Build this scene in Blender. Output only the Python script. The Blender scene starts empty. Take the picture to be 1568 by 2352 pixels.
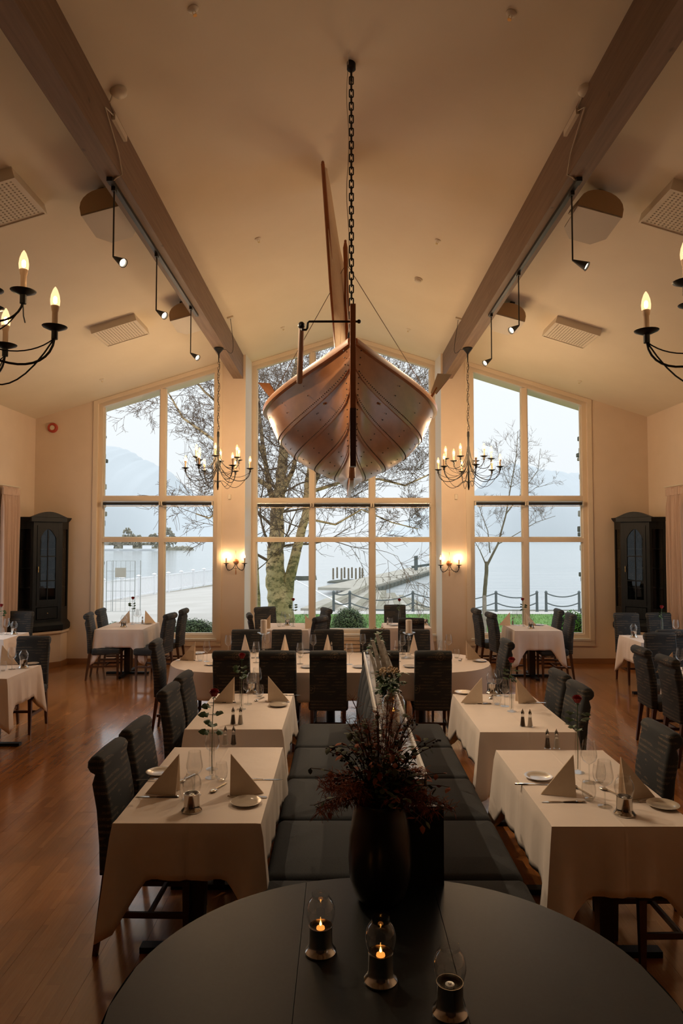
import bpy, bmesh, math, random
from mathutils import Vector, Matrix
C = bpy.context.scene.collection
S = bpy.context.scene
PI = math.pi
R = math.radians
# ---------------------------------------------------------------- camera
CAMZ, PITCH, F = 2.08, R(2.45), 1568.0
cam_d = bpy.data.cameras.new('camera'); cam = bpy.data.objects.new('camera', cam_d); C.objects.link(cam)
cam_d.sensor_fit = 'VERTICAL'; cam_d.sensor_height = 36.0; cam_d.lens = F/2352*36.0
cam_d.clip_start = 0.05; cam_d.clip_end = 9000
cam.location = (0, 0, CAMZ); cam.rotation_euler = (PI/2+PITCH, 0, 0)
S.camera = cam
S.view_settings.view_transform = 'Standard'; S.view_settings.look = 'None'
S.view_settings.gamma = 1; S.view_settings.use_curve_mapping = False
S.view_settings.exposure = 0.26
cy = S.cycles
cy.max_bounces = 8; cy.diffuse_bounces = 4; cy.glossy_bounces = 5; cy.transmission_bounces = 4
cy.transparent_max_bounces = 14; cy.caustics_reflective = False; cy.caustics_refractive = False
cy.sample_clamp_indirect = 6.0; cy.use_light_tree = True
# ---------------------------------------------------------------- world: overcast sky, zenith raised for more daylight indoors
W = bpy.data.worlds.new('overcast_sky'); S.world = W; W.use_nodes = True
nt = W.node_tree; nt.nodes.clear()
wo = nt.nodes.new('ShaderNodeOutputWorld'); bg = nt.nodes.new('ShaderNodeBackground')
tc = nt.nodes.new('ShaderNodeTexCoord'); sx = nt.nodes.new('ShaderNodeSeparateXYZ'); rp = nt.nodes.new('ShaderNodeValToRGB')
rp.color_ramp.elements[0].position = 0.0; rp.color_ramp.elements[0].color = (.77, .80, .825, 1)
rp.color_ramp.elements[1].position = 1.0; rp.color_ramp.elements[1].color = (1.75, 1.85, 1.95, 1)
_e = rp.color_ramp.elements.new(.35); _e.color = (.85, .885, .915, 1)
nt.links.new(tc.outputs['Generated'], sx.inputs[0]); nt.links.new(sx.outputs['Z'], rp.inputs[0])
nt.links.new(rp.outputs[0], bg.inputs['Color']); nt.links.new(bg.outputs[0], wo.inputs[0])
bg.inputs['Strength'].default_value = 1.0
BULB = 1850.0
BULB_NEAR = 90.0  # the two close chandeliers are dimmed       # radiance of chandelier filaments
SCONCE = 800.0
SPOT_W = 130.0

def ray(px, py):
    d = Vector(((px-784)/F, 1.0, -(py-1176)/F))
    c, s = math.cos(PITCH), math.sin(PITCH)
    return Vector((d.x, d.y*c - d.z*s, d.y*s + d.z*c))
def PZ(px, py, z):
    r = ray(px, py); t = (z-CAMZ)/r.z; return Vector((r.x*t, r.y*t, z))
def PY(px, py, y):
    r = ray(px, py); t = y/r.y; return Vector((r.x*t, y, CAMZ+r.z*t))

# ---------------------------------------------------------------- materials
def M(name, col, rough=.5, metal=0, spec=.5, coat=0, emit=None, es=0, sheen=0):
    m = bpy.data.materials.new(name); m.use_nodes = True
    b = m.node_tree.nodes['Principled BSDF']
    b.inputs['Base Color'].default_value = (*col, 1); b.inputs['Roughness'].default_value = rough
    b.inputs['Metallic'].default_value = metal; b.inputs['Specular IOR Level'].default_value = spec
    if coat: b.inputs['Coat Weight'].default_value = coat; b.inputs['Coat Roughness'].default_value = .2
    if sheen: b.inputs['Sheen Weight'].default_value = sheen
    if emit: b.inputs['Emission Color'].default_value = (*emit, 1); b.inputs['Emission Strength'].default_value = es
    return m
def N(m, t, **kw):
    n = m.node_tree.nodes.new(t)
    for k, v in kw.items():
        if k.startswith('i_'): n.inputs[k[2:].replace('_', ' ')].default_value = v
        else: setattr(n, k, v)
    return n
def L(m, a, b): m.node_tree.links.new(a, b)
def ramp(m, fac, stops):
    r = N(m, 'ShaderNodeValToRGB'); e = r.color_ramp.elements
    e[0].position = stops[0][0]; e[0].color = (*stops[0][1], 1)
    e[1].position = stops[1][0]; e[1].color = (*stops[1][1], 1)
    for p, c in stops[2:]:
        x = e.new(p); x.color = (*c, 1)
    L(m, fac, r.inputs[0]); return r.outputs[0]
def coords(m, kind='Object', scale=(1, 1, 1), rot=(0, 0, 0)):
    t = N(m, 'ShaderNodeTexCoord'); mp = N(m, 'ShaderNodeMapping')
    mp.inputs['Scale'].default_value = scale; mp.inputs['Rotation'].default_value = rot
    L(m, t.outputs[kind], mp.inputs[0]); return mp.outputs[0]
def noise(m, vec, scale, detail=4, rough=.55, dist=0):
    n = N(m, 'ShaderNodeTexNoise'); n.inputs['Scale'].default_value = scale; n.inputs['Detail'].default_value = detail
    n.inputs['Roughness'].default_value = rough; n.inputs['Distortion'].default_value = dist
    L(m, vec, n.inputs['Vector']); return n.outputs['Fac']
def bump(m, h, strength=.2, dist=.01):
    b = N(m, 'ShaderNodeBump'); b.inputs['Strength'].default_value = strength; b.inputs['Distance'].default_value = dist
    L(m, h, b.inputs['Height']); L(m, b.outputs[0], m.node_tree.nodes['Principled BSDF'].inputs['Normal']); return b
def noisy(name, c1, c2, scale, rough=.5, stretch=(1, 1, 1), kind='Object', bmp=0, bd=.005, detail=4, **kw):
    m = M(name, c1, rough, **kw); v = coords(m, kind, stretch); f = noise(m, v, scale, detail)
    L(m, ramp(m, f, [(.3, c1), (.7, c2)]), m.node_tree.nodes['Principled BSDF'].inputs['Base Color'])
    if bmp: bump(m, f, bmp, bd)
    return m
def thin_glass(name, tint=(1, 1, 1), ior=1.45, rough=0.0, base=.0, kr=1.0, cap_=.9):
    m = bpy.data.materials.new(name); m.use_nodes = True; t = m.node_tree; t.nodes.clear()
    o = N(m, 'ShaderNodeOutputMaterial'); mx = N(m, 'ShaderNodeMixShader'); tr = N(m, 'ShaderNodeBsdfTransparent'); g = N(m, 'ShaderNodeBsdfGlossy')
    tr.inputs[0].default_value = (*tint, 1); g.inputs['Roughness'].default_value = rough
    fr = N(m, 'ShaderNodeFresnel'); fr.inputs[0].default_value = ior
    ge = N(m, 'ShaderNodeNewGeometry'); 
    # thin sheet: use the facing-side fresnel on both sides
    lw = N(m, 'ShaderNodeLayerWeight'); lw.inputs[0].default_value = .12
    ma = N(m, 'ShaderNodeMath', operation='MULTIPLY_ADD'); ma.inputs[1].default_value = kr; ma.inputs[2].default_value = base; ma.use_clamp = True
    L(m, lw.outputs['Fresnel'], ma.inputs[0])
    mi = N(m, 'ShaderNodeMath', operation='MINIMUM'); mi.inputs[1].default_value = cap_; L(m, ma.outputs[0], mi.inputs[0])
    L(m, mi.outputs[0], mx.inputs[0]); L(m, tr.outputs[0], mx.inputs[1]); L(m, g.outputs[0], mx.inputs[2]); L(m, mx.outputs[0], o.inputs[0])
    return m
def emis(name, col, st):
    m = bpy.data.materials.new(name); m.use_nodes = True; t = m.node_tree; t.nodes.clear()
    o = N(m, 'ShaderNodeOutputMaterial'); e = N(m, 'ShaderNodeEmission'); e.inputs[0].default_value = (*col, 1); e.inputs[1].default_value = st
    L(m, e.outputs[0], o.inputs[0]); return m

m_wall = noisy('wall_plaster', (.77, .64, .52), (.74, .61, .49), 3, .9, bmp=.15, bd=.002)
m_ceil = noisy('ceiling_paint', (.80, .71, .57), (.77, .68, .54), 2, .85, bmp=.1, bd=.002)
m_ext = noisy('outside_render', (.6, .6, .58), (.5, .5, .48), 2, .9)
m_frame = M('window_lacquer', (.76, .64, .50), .45)
m_white = M('white_lacquer', (.78, .76, .70), .4)
m_pine = noisy('baseboard_oak', (.36, .18, .08), (.28, .13, .055), 4, .45, (1, 1, 8))
m_alu = M('aluminium', (.72, .73, .72), .35, 1)
m_glasspane = thin_glass('window_glass', (.96, .98, .98), kr=.8)
m_glass = thin_glass('clear_glass', (.96, .96, .955), base=.085, kr=1.0, rough=.02, cap_=.45)
m_glassthick = thin_glass('thick_glass', (.92, .93, .93), base=.12, kr=1.0, rough=.05, cap_=.42)
m_iron = M('black_iron', (.012, .012, .012), .5, .4)
m_steel = M('polished_steel', (.55, .52, .48), .14, 1)
m_darksteel = M('dark_candle_oil', (.02, .014, .01), .2)
m_porc = M('porcelain', (.56, .49, .41), .18, coat=.4)
m_brass = M('brass', (.75, .55, .25), .3, 1)
m_copper = M('copper', (.6, .27, .13), .35, .9)
m_sleeve = M('candle_sleeve', (.78, .55, .36), .6)
m_wax = M('candle_wax', (.82, .72, .62), .5)
m_black = M('black_plastic', (.02, .02, .02), .45)
m_offwhite = M('offwhite_plastic', (.72, .64, .52), .5)
m_red = M('red_plastic', (.45, .06, .03), .5)
m_fil = emis('filament', (1.0, .64, .33), BULB)
m_fil_near = emis('filament_dim', (1.0, .64, .33), BULB_NEAR)
m_fil2 = emis('sconce_filament', (1.0, .64, .33), SCONCE)
m_glow = emis('spot_lens', (1.0, .80, .55), 9.0)
m_flame = emis('flame', (1.0, .42, .08), 10.0)
m_flame2 = emis('flame_pool', (1.0, .30, .05), 1.2)
def bulbglass():
    m = bpy.data.materials.new('bulb_glass'); m.use_nodes = True; t = m.node_tree; t.nodes.clear()
    o = N(m, 'ShaderNodeOutputMaterial'); e = N(m, 'ShaderNodeEmission'); e.inputs[0].default_value = (1, .62, .30, 1); e.inputs[1].default_value = 2.2
    tr = N(m, 'ShaderNodeBsdfTransparent'); mx = N(m, 'ShaderNodeMixShader'); mx.inputs[0].default_value = .32
    L(m, tr.outputs[0], mx.inputs[1]); L(m, e.outputs[0], mx.inputs[2]); L(m, mx.outputs[0], o.inputs[0]); return m
m_bulb = bulbglass()
m_bush_core = M('dark_core', (.012, .02, .008), .9)
m_legwood = noisy('dark_leg_wood', (.10, .038, .016), (.065, .025, .011), 6, .35, (1, 1, .15), coat=.3)
m_tablewood = noisy('table_dark_wood', (.05, .028, .018), (.03, .018, .012), 6, .4)

def fabric():
    m = M('charcoal_script_fabric', (.02, .024, .028), .78)
    b = m.node_tree.nodes['Principled BSDF']
    v = coords(m); sp = N(m, 'ShaderNodeSeparateXYZ'); L(m, v, sp.inputs[0])
    def math_(op, a, c=None, d=None):
        n = N(m, 'ShaderNodeMath', operation=op)
        for i, q in enumerate((a, c, d)):
            if q is None: continue
            if isinstance(q, (int, float)): n.inputs[i].default_value = q
            else: L(m, q, n.inputs[i])
        return n.outputs[0]
    # rows of handwriting: thin wiggly strokes inside horizontal bands
    rows = math_('SINE', math_('MULTIPLY', sp.outputs['Z'], 2*PI/.032))
    band = math_('GREATER_THAN', rows, .25)
    v2 = coords(m, 'Object', (1, 1, .7)); n1 = noise(m, v2, 210, 2, .6, 1.0)
    stroke = math_('LESS_THAN', math_('ABSOLUTE', math_('SUBTRACT', n1, .5)), .045)
    v3 = coords(m, 'Object', (1, 1, 2.0)); n2 = noise(m, v3, 7, 1)
    para = math_('GREATER_THAN', n2, .5)
    txt = math_('MULTIPLY', math_('MULTIPLY', band, stroke), para)
    # scroll ornaments: rings around scattered centres
    vo = N(m, 'ShaderNodeTexVoronoi'); vo.inputs['Scale'].default_value = 4.6; L(m, coords(m), vo.inputs['Vector'])
    nd = noise(m, coords(m), 14, 2, .5, .6)
    dd = math_('ADD', vo.outputs['Distance'], math_('MULTIPLY', nd, .28))
    ring = math_('GREATER_THAN', math_('SINE', math_('MULTIPLY', dd, 75)), .72)
    near = math_('LESS_THAN', dd, .36)
    scr = math_('MULTIPLY', ring, near)
    al = math_('MAXIMUM', txt, scr)
    fa = noise(m, coords(m), 9, 2)
    al = math_('MULTIPLY', al, math_('MULTIPLY_ADD', fa, 1.5, -.15))
    mx = N(m, 'ShaderNodeMix', data_type='RGBA'); L(m, al, mx.inputs['Factor'])
    mx.inputs['A'].default_value = (.028, .034, .040, 1); mx.inputs['B'].default_value = (.26, .195, .125, 1)
    L(m, mx.outputs['Result'], b.inputs['Base Color'])
    bump(m, noise(m, coords(m), 500, 2), .25, .002)
    return m
m_fabric = fabric()
m_bench = noisy('bench_charcoal_weave', (.016, .020, .025), (.032, .038, .045), 260, .85, (1, 1, 1), bmp=.3, bd=.002)
def cloth_mat():
    m = M('table_linen', (.80, .70, .62), .85)
    b = m.node_tree.nodes['Principled BSDF']
    f = noise(m, coords(m), 3.5, 3); g = noise(m, coords(m, 'Object', (1, 1, 1)), 600, 2)
    L(m, ramp(m, f, [(.3, (.90, .81, .75)), (.7, (.86, .77, .71))]), b.inputs['Base Color'])
    bb = bump(m, g, .12, .001); b2 = N(m, 'ShaderNodeBump'); b2.inputs['Strength'].default_value = .25; b2.inputs['Distance'].default_value = .02
    sp = N(m, 'ShaderNodeSeparateXYZ'); L(m, coords(m), sp.inputs[0]); hs = noise(m, coords(m, 'Object', (1, 1, .5)), 6, 3)
    for ax in ('X', 'Y'):   # ironed centre creases
        ab = N(m, 'ShaderNodeMath', operation='ABSOLUTE'); L(m, sp.outputs[ax], ab.inputs[0])
        mr = N(m, 'ShaderNodeMapRange'); mr.inputs['From Max'].default_value = .010; mr.inputs['To Min'].default_value = .22; mr.inputs['To Max'].default_value = 0; L(m, ab.outputs[0], mr.inputs['Value'])
        ad = N(m, 'ShaderNodeMath', operation='ADD'); L(m, hs, ad.inputs[0]); L(m, mr.outputs[0], ad.inputs[1]); hs = ad.outputs[0]
    L(m, hs, b2.inputs['Height']); L(m, b2.outputs[0], bb.inputs['Normal'])
    return m
m_cloth = cloth_mat()
m_napkin = noisy('napkin_paper', (.88, .73, .57), (.85, .70, .54), 60, .8, bmp=.1, bd=.001)
def board_mat():
    m = M('parquet', (.3, .13, .05), .2, coat=.25)
    b = m.node_tree.nodes['Principled BSDF']; b.inputs['Coat Roughness'].default_value = .10; b.inputs['Coat Weight'].default_value = .55
    t = N(m, 'ShaderNodeTexCoord'); oi = N(m, 'ShaderNodeObjectInfo')
    add = N(m, 'ShaderNodeVectorMath', operation='ADD'); L(m, t.outputs['Object'], add.inputs[0])
    cb = N(m, 'ShaderNodeCombineXYZ'); mu = N(m, 'ShaderNodeMath', operation='MULTIPLY'); mu.inputs[1].default_value = 17.0
    L(m, oi.outputs['Random'], mu.inputs[0]); L(m, mu.outputs[0], cb.inputs['Y']); L(m, cb.outputs[0], add.inputs[1])
    mp = N(m, 'ShaderNodeMapping'); mp.inputs['Rotation'].default_value = (0, 0, PI/2); L(m, add.outputs[0], mp.inputs[0])
    br = N(m, 'ShaderNodeTexBrick'); L(m, mp.outputs[0], br.inputs['Vector'])
    br.inputs['Scale'].default_value = 1; br.inputs['Brick Width'].default_value = .42; br.inputs['Row Height'].default_value = .0667
    br.inputs['Mortar Size'].default_value = .0006; br.inputs['Color1'].default_value = (.15, .15, .15, 1); br.inputs['Color2'].default_value = (.85, .85, .85, 1)
    br.inputs['Mortar'].default_value = (0, 0, 0, 1); br.inputs['Bias'].default_value = 0
    g = noise(m, coords(m, 'Object', (14, 1.2, 1)), 6, 5)
    mx = N(m, 'ShaderNodeMath', operation='MULTIPLY_ADD'); mx.inputs[1].default_value = .55; L(m, g, mx.inputs[0])
    sc = N(m, 'ShaderNodeMath', operation='MULTIPLY'); sc.inputs[1].default_value = .6; L(m, br.outputs['Color'], sc.inputs[0]); L(m, sc.outputs[0], mx.inputs[2])
    L(m, ramp(m, mx.outputs[0], [(.1, (.23, .080, .021)), (.9, (.45, .19, .058)), (.5, (.32, .122, .034))]), b.inputs['Base Color'])
    L(m, ramp(m, g, [(.2, (.17, .17, .17)), (.8, (.27, .27, .27))]), b.inputs['Roughness'])
    bump(m, g, .05, .002)
    return m
m_board = board_mat()
def beam_mat():
    m = M('grey_glulam_beam', (.2, .12, .08), .6)
    b = m.node_tree.nodes['Principled BSDF']
    g = noise(m, coords(m, 'Object', (6, .35, 6)), 5, 5)
    k = N(m, 'ShaderNodeTexVoronoi'); k.inputs['Scale'].default_value = 4.5; L(m, coords(m, 'Object', (1, .8, 1)), k.inputs['Vector'])
    base = ramp(m, g, [(.25, (.17, .105, .07)), (.75, (.27, .175, .12))])
    kn = ramp(m, k.outputs['Distance'], [(.0, (.25, .25, .25)), (.1, (1, 1, 1))])
    mx = N(m, 'ShaderNodeMix', data_type='RGBA', blend_type='MULTIPLY'); mx.inputs['Factor'].default_value = .8
    L(m, base, mx.inputs['A']); L(m, kn, mx.inputs['B']); L(m, mx.outputs['Result'], b.inputs['Base Color']); bump(m, g, .2, .004)
    return m
m_beam = beam_mat()
m_hull = noisy('varnished_hull', (.44, .18, .065), (.34, .13, .045), 3, .36, (4, .5, 4), bmp=.02, bd=.003, coat=.55)
m_rudder = noisy('rudder_wood', (.30, .10, .03), (.22, .07, .022), 3, .4, (6, 6, .5), coat=.4)
m_spar = noisy('spar_wood', (.42, .13, .03), (.30, .09, .02), 3, .4, (6, 6, .5), coat=.4)
m_sail = noisy('tan_sailcloth', (.76, .58, .38), (.70, .52, .33), 30, .85)
m_tabletop = noisy('dark_laminate', (.009, .012, .014), (.012, .016, .018), 90, .40, spec=.28)
m_cab = noisy('cabinet_dark_blue', (.006, .009, .012), (.010, .014, .018), 8, .45, (4, 4, .5), spec=.3)
m_vase = M('dark_vase_glaze', (.012, .011, .011), .28)
m_curtain = noisy('curtain_cloth', (.66, .50, .42), (.60, .45, .37), 4, .9, (8, 8, .3))
m_rose = M('rose_petal', (.30, .008, .010), .55)
m_green = noisy('rose_leaf', (.03, .075, .022), (.05, .11, .035), 20, .5)
m_stem = M('green_stem', (.05, .11, .03), .5)
m_autg = noisy('autumn_green', (.035, .045, .012), (.06, .07, .02), 9, .7)
m_auto = noisy('autumn_rust', (.34, .085, .02), (.18, .04, .014), 9, .8)
m_autd = M('dark_berries', (.018, .008, .008), .5)
m_drift = noisy('silver_driftwood', (.66, .64, .60), (.32, .30, .28), 7, .6, (6, .7, 6))
m_flower = M('dried_cream_flower', (.55, .42, .28), .8)
m_pepper = noisy('pepper_grains', (.05, .03, .02), (.12, .07, .04), 300, .8)
m_salt = M('salt_grains', (.70, .62, .54), .8)
# outside
m_birch = None
def birch_mat():
    m = M('birch_bark', (.5, .42, .3), .85); b = m.node_tree.nodes['Principled BSDF']
    g = noise(m, coords(m, 'Object', (1, 1, 1.6)), 4.2, 5, .75)
    c = ramp(m, g, [(.42, (.10, .06, .035)), (.52, (.72, .52, .28)), (.8, (.86, .72, .47))])
    sp = N(m, 'ShaderNodeSeparateXYZ'); L(m, coords(m), sp.inputs[0])
    g2 = noise(m, coords(m), 1.6, 4)
    ad = N(m, 'ShaderNodeMath', operation='MULTIPLY_ADD'); ad.inputs[1].default_value = 4.6; L(m, g2, ad.inputs[0]); 
    ng = N(m, 'ShaderNodeMath', operation='MULTIPLY'); ng.inputs[1].default_value = -1.0; L(m, sp.outputs['Z'], ng.inputs[0]); L(m, ng.outputs[0], ad.inputs[2])
    mo = ramp(m, ad.outputs[0], [(.2, (0, 0, 0)), (1.0, (.5, .5, .5))])
    mx = N(m, 'ShaderNodeMix', data_type='RGBA'); L(m, mo, mx.inputs['Factor']); L(m, c, mx.inputs['A']); mx.inputs['B'].default_value = (.22, .24, .09, 1)
    L(m, mx.outputs['Result'], b.inputs['Base Color']); return m
m_birch = birch_mat()
m_twig = M('twig_bark', (.20, .14, .10), .9)
m_greybark = noisy('grey_bark', (.26, .22, .16), (.16, .13, .09), 5, .9)
m_grass = noisy('lawn_green', (.085, .19, .03), (.14, .27, .05), 3, .9, detail=6)
m_pave = noisy('pale_paving', (.46, .43, .39), (.54, .51, .47), .6, .85, detail=5)
m_stone = noisy('quay_stone', (.34, .31, .26), (.45, .42, .35), 1.2, .9, detail=5)
m_darkstone = noisy('wet_stone', (.06, .065, .05), (.13, .13, .10), 1.5, .8)
m_extwhite = M('white_paint', (.85, .86, .88), .6)
m_post = M('post_grey_green', (.10, .12, .12), .7)
m_hedge = noisy('hedge_leaf', (.09, .15, .07), (.18, .26, .13), 14, .7)
m_hedge2 = noisy('bright_hedge_leaf', (.06, .22, .02), (.16, .42, .05), 14, .6)
m_hill = noisy('misty_hill', (.49, .525, .55), (.51, .545, .57), .004, 1.0)  # distance haze put into the pale base colour
m_hill2 = noisy('fainter_hill', (.56, .595, .62), (.58, .615, .64), .004, 1.0)  # farther ridge, more haze put into its colour
m_isle = noisy('islet_woods', (.20, .19, .14), (.34, .31, .24), .9, 1.0)
def sea_mat():
    m = M('sea_water', (.42, .50, .54), .12, spec=.5); n = noise(m, coords(m, 'Object', (.25, 1.0, 1)), .55, 6, .6)
    bump(m, n, .6, .35)
    f = noise(m, coords(m, 'Object', (.03, .15, 1)), .5, 4)
    L(m, ramp(m, f, [(.3, (.34, .37, .375)), (.7, (.42, .445, .445))]), m.node_tree.nodes['Principled BSDF'].inputs['Base Color'])
    return m
m_sea = sea_mat()
m_pane_dark = thin_glass('cabinet_glass', (.75, .77, .78), base=.02, kr=.45, cap_=.25)

# ---------------------------------------------------------------- mesh builder
class MB:
    def __init__(s): s.v = []; s.f = []
    def add(s, vs, fs):
        o = len(s.v); s.v += [tuple(v) for v in vs]; s.f += [tuple(i+o for i in f) for f in fs]; return s
    def box(s, c, d, rz=0, ry=0, rx=0):
        x, y, z = d[0]/2, d[1]/2, d[2]/2
        m = Matrix.Translation(c) @ Matrix.Rotation(rz, 4, 'Z') @ Matrix.Rotation(ry, 4, 'Y') @ Matrix.Rotation(rx, 4, 'X')
        vs = [m @ Vector((a*x, b*y, e*z)) for a in (-1, 1) for b in (-1, 1) for e in (-1, 1)]
        return s.add(vs, [(0, 1, 3, 2), (4, 6, 7, 5), (0, 4, 5, 1), (2, 3, 7, 6), (0, 2, 6, 4), (1, 5, 7, 3)])
    def bx(s, x0, x1, y0, y1, z0, z1): return s.box(((x0+x1)/2, (y0+y1)/2, (z0+z1)/2), (x1-x0, y1-y0, z1-z0))
    def loft(s, rings, cap=True, closed=True, loop=False):
        n = len(rings[0]); o = len(s.v)
        for r in rings: s.v += [tuple(p) for p in r]
        k = len(rings); q = n if closed else n-1
        for i in range(k if loop else k-1):
            a = o+i*n; b = o+((i+1) % k)*n
            for j in range(q):
                s.f.append((a+j, a+(j+1) % n, b+(j+1) % n, b+j))
        if cap and not loop:
            s.f.append(tuple(o+j for j in range(n))[::-1]); s.f.append(tuple(o+(k-1)*n+j for j in range(n)))
        return s
    def lathe(s, prof, n=16, c=(0, 0, 0), cap=True, ax=None, ph=0):
        rings = []
        for r, z in prof:
            rings.append([(c[0]+r*math.cos(ph+2*PI*j/n), c[1]+r*math.sin(ph+2*PI*j/n), c[2]+z) for j in range(n)])
        return s.loft(rings, cap)
    def tube(s, path, r, n=6, cap=True, loop=False):
        P = [Vector(p) for p in path]; rings = []; k = len(P); up = None
        for i, p in enumerate(P):
            if loop: t = P[(i+1) % k]-P[i-1]
            else: t = P[min(i+1, k-1)]-P[max(i-1, 0)]
            if t.length < 1e-9: t = Vector((0, 0, 1))
            t.normalize()
            if up is None: up = Vector((0, 0, 1)) if abs(t.z) < .9 else Vector((1, 0, 0))
            a = t.cross(up)
            if a.length < 1e-6: a = t.cross(Vector((0, 1, .1)))
            a.normalize(); b = a.cross(t); up = b
            rr = r[i] if isinstance(r, (list, tuple)) else r
            rings.append([p+a*rr*math.cos(2*PI*j/n)+b*rr*math.sin(2*PI*j/n) for j in range(n)])
        return s.loft(rings, cap, True, loop)
    def prism(s, poly, y0, y1, axis='y'):
        def P(u, w, t):
            return (u, t, w) if axis == 'y' else ((t, u, w) if axis == 'x' else (u, w, t))
        return s.loft([[P(u, w, y0) for u, w in poly], [P(u, w, y1) for u, w in poly]])
    def rbox(s, c, d, r, n=3, rz=0, crown=0):
        """cushion-like box with rounded edges"""
        hx, hy, hz = d[0]/2, d[1]/2, d[2]/2; rings = []
        def ring(ins, z, rr):
            out = []
            for qx, qy, a0 in ((1, 1, 0), (-1, 1, PI/2), (-1, -1, PI), (1, -1, 1.5*PI)):
                for i in range(n+1):
                    a = a0+PI/2*i/n
                    out.append(((qx*(hx-r)+(rr)*math.cos(a)), (qy*(hy-r)+(rr)*math.sin(a)), z))
            return out
        lv = []
        for i in range(n+1):
            a = -PI/2+PI/2*i/n; lv.append((r*math.cos(a), -hz+r+r*math.sin(a)))
        for i in range(n+1):
            a = PI/2*i/n; lv.append((r*math.cos(a), hz-r+r*math.sin(a)))
        for rr, z in lv: rings.append(ring(0, z, max(rr, .0005)))
        m = Matrix.Translation(c) @ Matrix.Rotation(rz, 4, 'Z')
        rings = [[m @ Vector(p) for p in g] for g in rings]
        if crown:
            top = [m @ Vector((p[0]*.6, p[1]*.6, hz+crown)) for p in ring(0, hz, r*.3)]; rings.append(top)
        return s.loft(rings)
    def ball(s, c, r, n=8, k=6, sx=1, sy=1, sz=1):
        pr = [(max(r*math.sin(PI*i/k), r*.01), -r*math.cos(PI*i/k)) for i in range(k+1)]
        o = len(s.v); s.lathe(pr, n, (0, 0, 0))
        for i in range(o, len(s.v)):
            v = s.v[i]; s.v[i] = (c[0]+v[0]*sx, c[1]+v[1]*sy, c[2]+v[2]*sz)
        return s
    def xf(s, m):
        s.v = [tuple(m @ Vector(v)) for v in s.v]; return s
def obj(name, mb, mat, parent=None, smooth=True, angle=38, recalc=True, kind=None, label=None):
    me = bpy.data.meshes.new(name); me.from_pydata(mb.v, [], mb.f)
    if recalc and len(mb.f) < 60000:
        bm = bmesh.new(); bm.from_mesh(me); bmesh.ops.recalc_face_normals(bm, faces=bm.faces); bm.to_mesh(me); bm.free()
    if smooth:
        me.polygons.foreach_set('use_smooth', [True]*len(me.polygons)); me.set_sharp_from_angle(angle=R(angle))
    me.materials.append(mat)
    o = bpy.data.objects.new(name, me); C.objects.link(o)
    if parent is not None: o.parent = parent
    if kind: o['kind'] = kind
    if label: o['label'] = label
    return o
def part(name, mesh, parent, loc=None, rot=None):
    o = bpy.data.objects.new(name, mesh); C.objects.link(o); o.parent = parent
    if loc is not None: o.location = loc
    if rot is not None: o.rotation_euler = rot
    return o
def tag(o, label, cat, group=None):
    o['label'] = label; o['category'] = cat
    if group: o['group'] = group
    return o
def thing(name, label, cat, loc=(0, 0, 0), rz=0, group=None):
    o = bpy.data.objects.new(name, None); C.objects.link(o); o.location = loc; o.rotation_euler = (0, 0, rz)
    o.empty_display_size = .05
    return tag(o, label, cat, group)
def kids(o): return [c for c in o.children]
def dup(root, loc, rz, label, group=None):
    def rec(o, par):
        c = o.copy(); C.objects.link(c)
        if par is not None: c.parent = par
        for k in kids(o): rec(k, c)
        return c
    r = rec(root, None); r.location = loc; r.rotation_euler = (0, 0, rz); r['label'] = label
    if group: r['group'] = group
    return r
class Proto:
    """first use hands out the original, later uses copy it"""
    def __init__(s, fn): s.fn = fn; s.o = None
    def put(s, loc, rz, label, group=None):
        if s.o is None:
            s.o = s.fn(); s.o.location = loc; s.o.rotation_euler = (0, 0, rz); s.o['label'] = label
            if group: s.o['group'] = group
            return s.o
        return dup(s.o, loc, rz, label, group)
def struct(name, mb, mat, smooth=False, parent=None):
    o = obj(name, mb, mat, parent, smooth)
    if parent is None: o['kind'] = 'structure'
    return o
def sempty(name):
    o = bpy.data.objects.new(name, None); C.objects.link(o); o['kind'] = 'structure'; return o

# ================================================================= ROOM
WX, WY, BY, RX, RZ_, SL = 5.27, 11.70, 12.27, .06, 5.85, .312
YB = -5.0
def ceil_z(x): return RZ_ - SL*abs(x-RX)
# floor: slab and loose-laid boards
struct('floor', MB().bx(-WX-.2, WX+.2, YB-.2, BY+.2, -.25, -.012), m_board)
floor = bpy.data.objects['floor']
bw, bl = .2027, 2.45
rnd = random.Random(3); meshes = {}
nb = 0
for i in range(52):
    x0 = -WX+i*bw; y = 1.2 - rnd.random()*1.2
    # nearer boards at the sides lie outside the picture
    while y < BY:
        y1 = min(y+bl, BY)
        xn = min(abs(x0), abs(x0+bw))
        if y1*0.55 > xn and y1 > 1.9:
            key = round(y1-y, 2)
            if key not in meshes:
                o = obj('floor_board', MB().box((0, 0, -.006), (bw-.0012, y1-y-.0012, .012)), m_board, floor, smooth=False)
                o.location = (x0+bw/2, (y+y1)/2, 0); meshes[key] = o.data
            else: part('floor_board', meshes[key], floor, (x0+bw/2, (y+y1)/2, 0))
            nb += 1
        y = y1
print('floor boards', nb)
# ceiling: two pitched slopes
def slope(xa, xb):
    return [(xa, ceil_z(xa)), (xb, ceil_z(xb)), (xb, ceil_z(xb)+.3), (xa, ceil_z(xa)+.3)]
cl = MB()
cl.prism(slope(-WX-.3, RX), YB-.2, BY+.3); cl.prism(slope(RX, WX+.3), YB-.2, BY+.3)
struct('ceiling', cl, m_ceil)
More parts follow.
